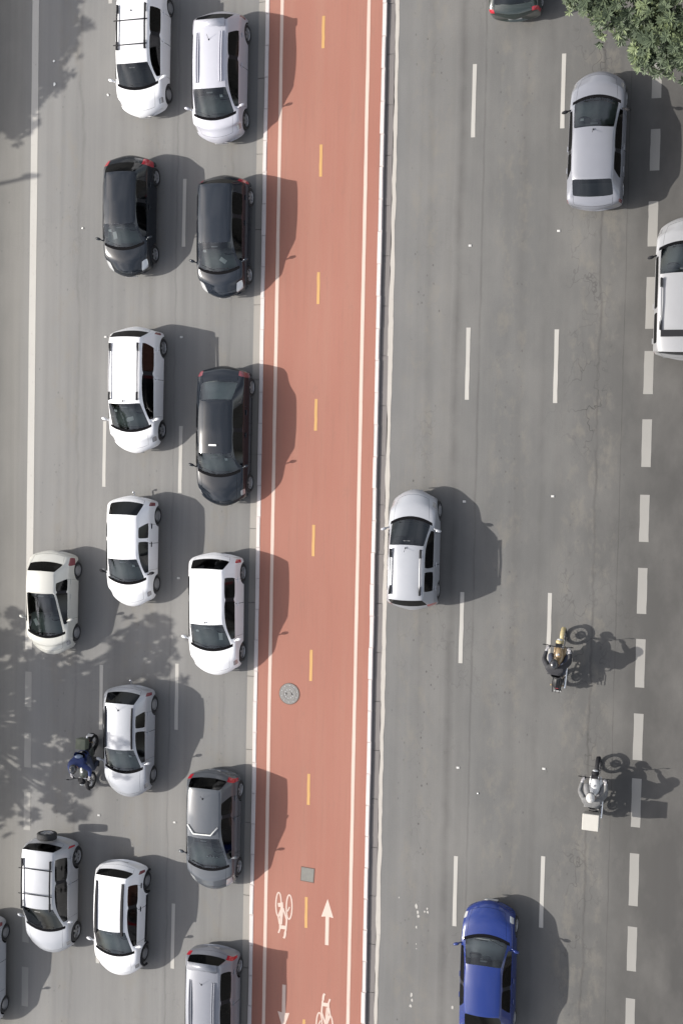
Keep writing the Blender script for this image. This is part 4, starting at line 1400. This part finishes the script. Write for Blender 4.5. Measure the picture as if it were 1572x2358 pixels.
def make_tree(label, x, y, clumps, n, seed, trunk_h=4.0, loc_trunk=(0, 0), leaf=(.21, .06), offset=False):
    if offset:
        clumps = [(a - x, b - y, z, q) for a, b, z, q in clumps]
    t = thing('tree', label, 'tree', (x, y, .13))
    link('crown', crown_mesh(clumps, n, leaf, seed, .42 if offset else .14), M_LEAF, t)
    def tr(bm):
        b_tube(bm, [(loc_trunk[0], loc_trunk[1], -.1), (loc_trunk[0] + .05, loc_trunk[1], trunk_h * .5), (loc_trunk[0] * .6, loc_trunk[1] * .6, trunk_h)], [.24, .19, .16], 10)
        for c in clumps:
            s = Vector((loc_trunk[0] * .6, loc_trunk[1] * .6, trunk_h * .92))
            e = Vector(c[:3])
            m = s.lerp(e, .5) + Vector((random.uniform(-.3, .3), random.uniform(-.3, .3), -.25))
            b_tube(bm, [s, m, e], [.08, .05, .02], 7)
            for q in range(3):
                e2 = e + Vector((random.uniform(-1, 1), random.uniform(-1, 1), random.uniform(-.2, .7))) * c[3] * .8
                b_tube(bm, [m.lerp(e, .6), e2], [.04, .012], 5)
    simple('trunk', M_BARK, t, tr, True)
    return t

# street tree in view at the top right, leaning over the road
make_tree('leafy green street tree overhanging the road at top right', -1.0, 13.8,
          [(-3.9, -1.6, 4.9, 1.35), (-4.95, -1.2, 4.7, .9), (-4.75, .3, 5.2, 1.1), (-2.2, -2.6, 5.3, 1.5), (-4.2, .3, 5.4, 1.5), (-2.4, -.6, 6.0, 1.7), (-.6, -2.7, 5.2, 1.5), (-.5, -.6, 6.3, 1.8), (-3.0, 1.6, 6.0, 1.7), (.9, -1.6, 5.6, 1.6), (-.8, 1.6, 6.4, 1.8), (1.4, .8, 5.8, 1.7), (-1.8, 3.2, 5.6, 1.6), (.4, 3.0, 5.6, 1.6), (-3.2, -3.0, 4.6, .8)], 9000, 5)
# trees on the left pavement, out of frame, whose shade falls on the road
make_tree('street tree on the left pavement casting leafy shade by the blue rider', -33.0, -10.2,
          [(-31.32, -8.88, 5.37, 0.76), (-28.95, -10.75, 6.1, .75), (-31.47, -9.26, 6.11, 0.76), (-31.56, -9.97, 5.69, 0.91), (-32.99, -9.68, 6.25, 0.76), (-31.31, -10.0, 6.3, 0.68), (-31.59, -10.21, 4.96, 0.68), (-29.91, -10.51, 4.83, 0.68), (-29.92, -7.1, 6.81, 0.36), (-28.46, -7.34, 5.42, 0.58), (-27.54, -7.6, 5.36, 0.27), (-31.63, -8.12, 7.19, 0.42), (-29.44, -8.44, 5.93, 0.55), (-29.9, -8.48, 6.81, 0.33), (-30.44, -8.58, 5.94, 0.53), (-34.5, -7.24, 6.33, 0.45), (-33.09, -8.09, 5.16, 0.55), (-33.92, -9.01, 6.32, 0.52), (-35.47, -9.39, 6.88, 0.45), (-34.25, -10.97, 6.06, 0.55), (-34.22, -11.76, 6.58, 0.45), (-34.79, -12.94, 6.41, 0.58), (-30.91, -12.93, 4.95, 0.39), (-32.6, -13.59, 6.62, 0.27), (-32.95, -12.52, 6.22, 0.39), (-32.17, -11.43, 5.52, 0.61), (-30.61, -12.07, 4.87, 0.45), (-32.22, -11.75, 6.88, 0.61), (-33.37, -13.75, 5.93, 0.21), (-32.31, -12.7, 6.53, 0.3), (-36.47, -8.03, 6.91, 0.76), (-36.27, -9.8, 6.51, 0.91), (-36.74, -11.71, 7.01, 0.91), (-34.86, -13.29, 5.75, 0.76), (-33.82, -8.14, 6.72, 0.39), (-27.76, -8.68, 5.87, 0.18), (-30.4, -6.86, 7.05, 0.18)], 1800, 8, leaf=(.23, .08), offset=True)
make_tree('street tree on the left pavement shading the solid edge line at top left', -35.3, 12.3,
          [(-35.53, 13.23, 7.29, 0.91), (-31.97, 13.4, 5.25, 0.58), (-31.78, 13.64, 5.35, 0.38), (-33.72, 12.57, 5.56, 0.91), (-35.14, 12.12, 7.51, 0.61), (-32.73, 12.84, 6.13, 0.24), (-33.3, 12.31, 6.63, 0.21), (-33.07, 11.74, 5.78, 0.45), (-33.54, 11.26, 6.32, 0.27), (-34.12, 11.31, 6.0, 0.67), (-34.24, 10.62, 5.91, 0.55), (-34.8, 9.83, 6.52, 0.3), (-35.22, 9.78, 6.52, 0.39), (-34.71, 14.15, 7.35, 0.61), (-34.86, 14.49, 6.77, 0.91), (-37.57, 13.36, 7.42, 1.21), (-37.13, 11.62, 7.23, 1.06), (-37.58, 10.22, 7.58, 0.76), (-33.77, 10.94, 6.75, 0.14), (-32.17, 11.63, 5.42, 0.18)], 1900, 9, leaf=(.23, .08), offset=True)

lp = thing('street_lamp', 'slim grey street lamp post on the left pavement whose shadow crosses the edge line', 'street lamp', (-37.1, 7.62, .13))
simple('pole', M_HUB, lp, lambda bm: b_tube(bm, [(0, 0, 0), (0, 0, 4.5), (0, 0, 8.75)], [.11, .085, .06], 10), True)
simple('base_plate', M_HUB, lp, lambda bm: b_lathe(bm, [(0, .001), (0, .2), (.06, .18), (.06, .001)], 14, 'Z'))
simple('lamp_head', M_HUB, lp, lambda bm: b_blob(bm, (-.28, 0, 8.72), (.36, .11, .07), 2), True)
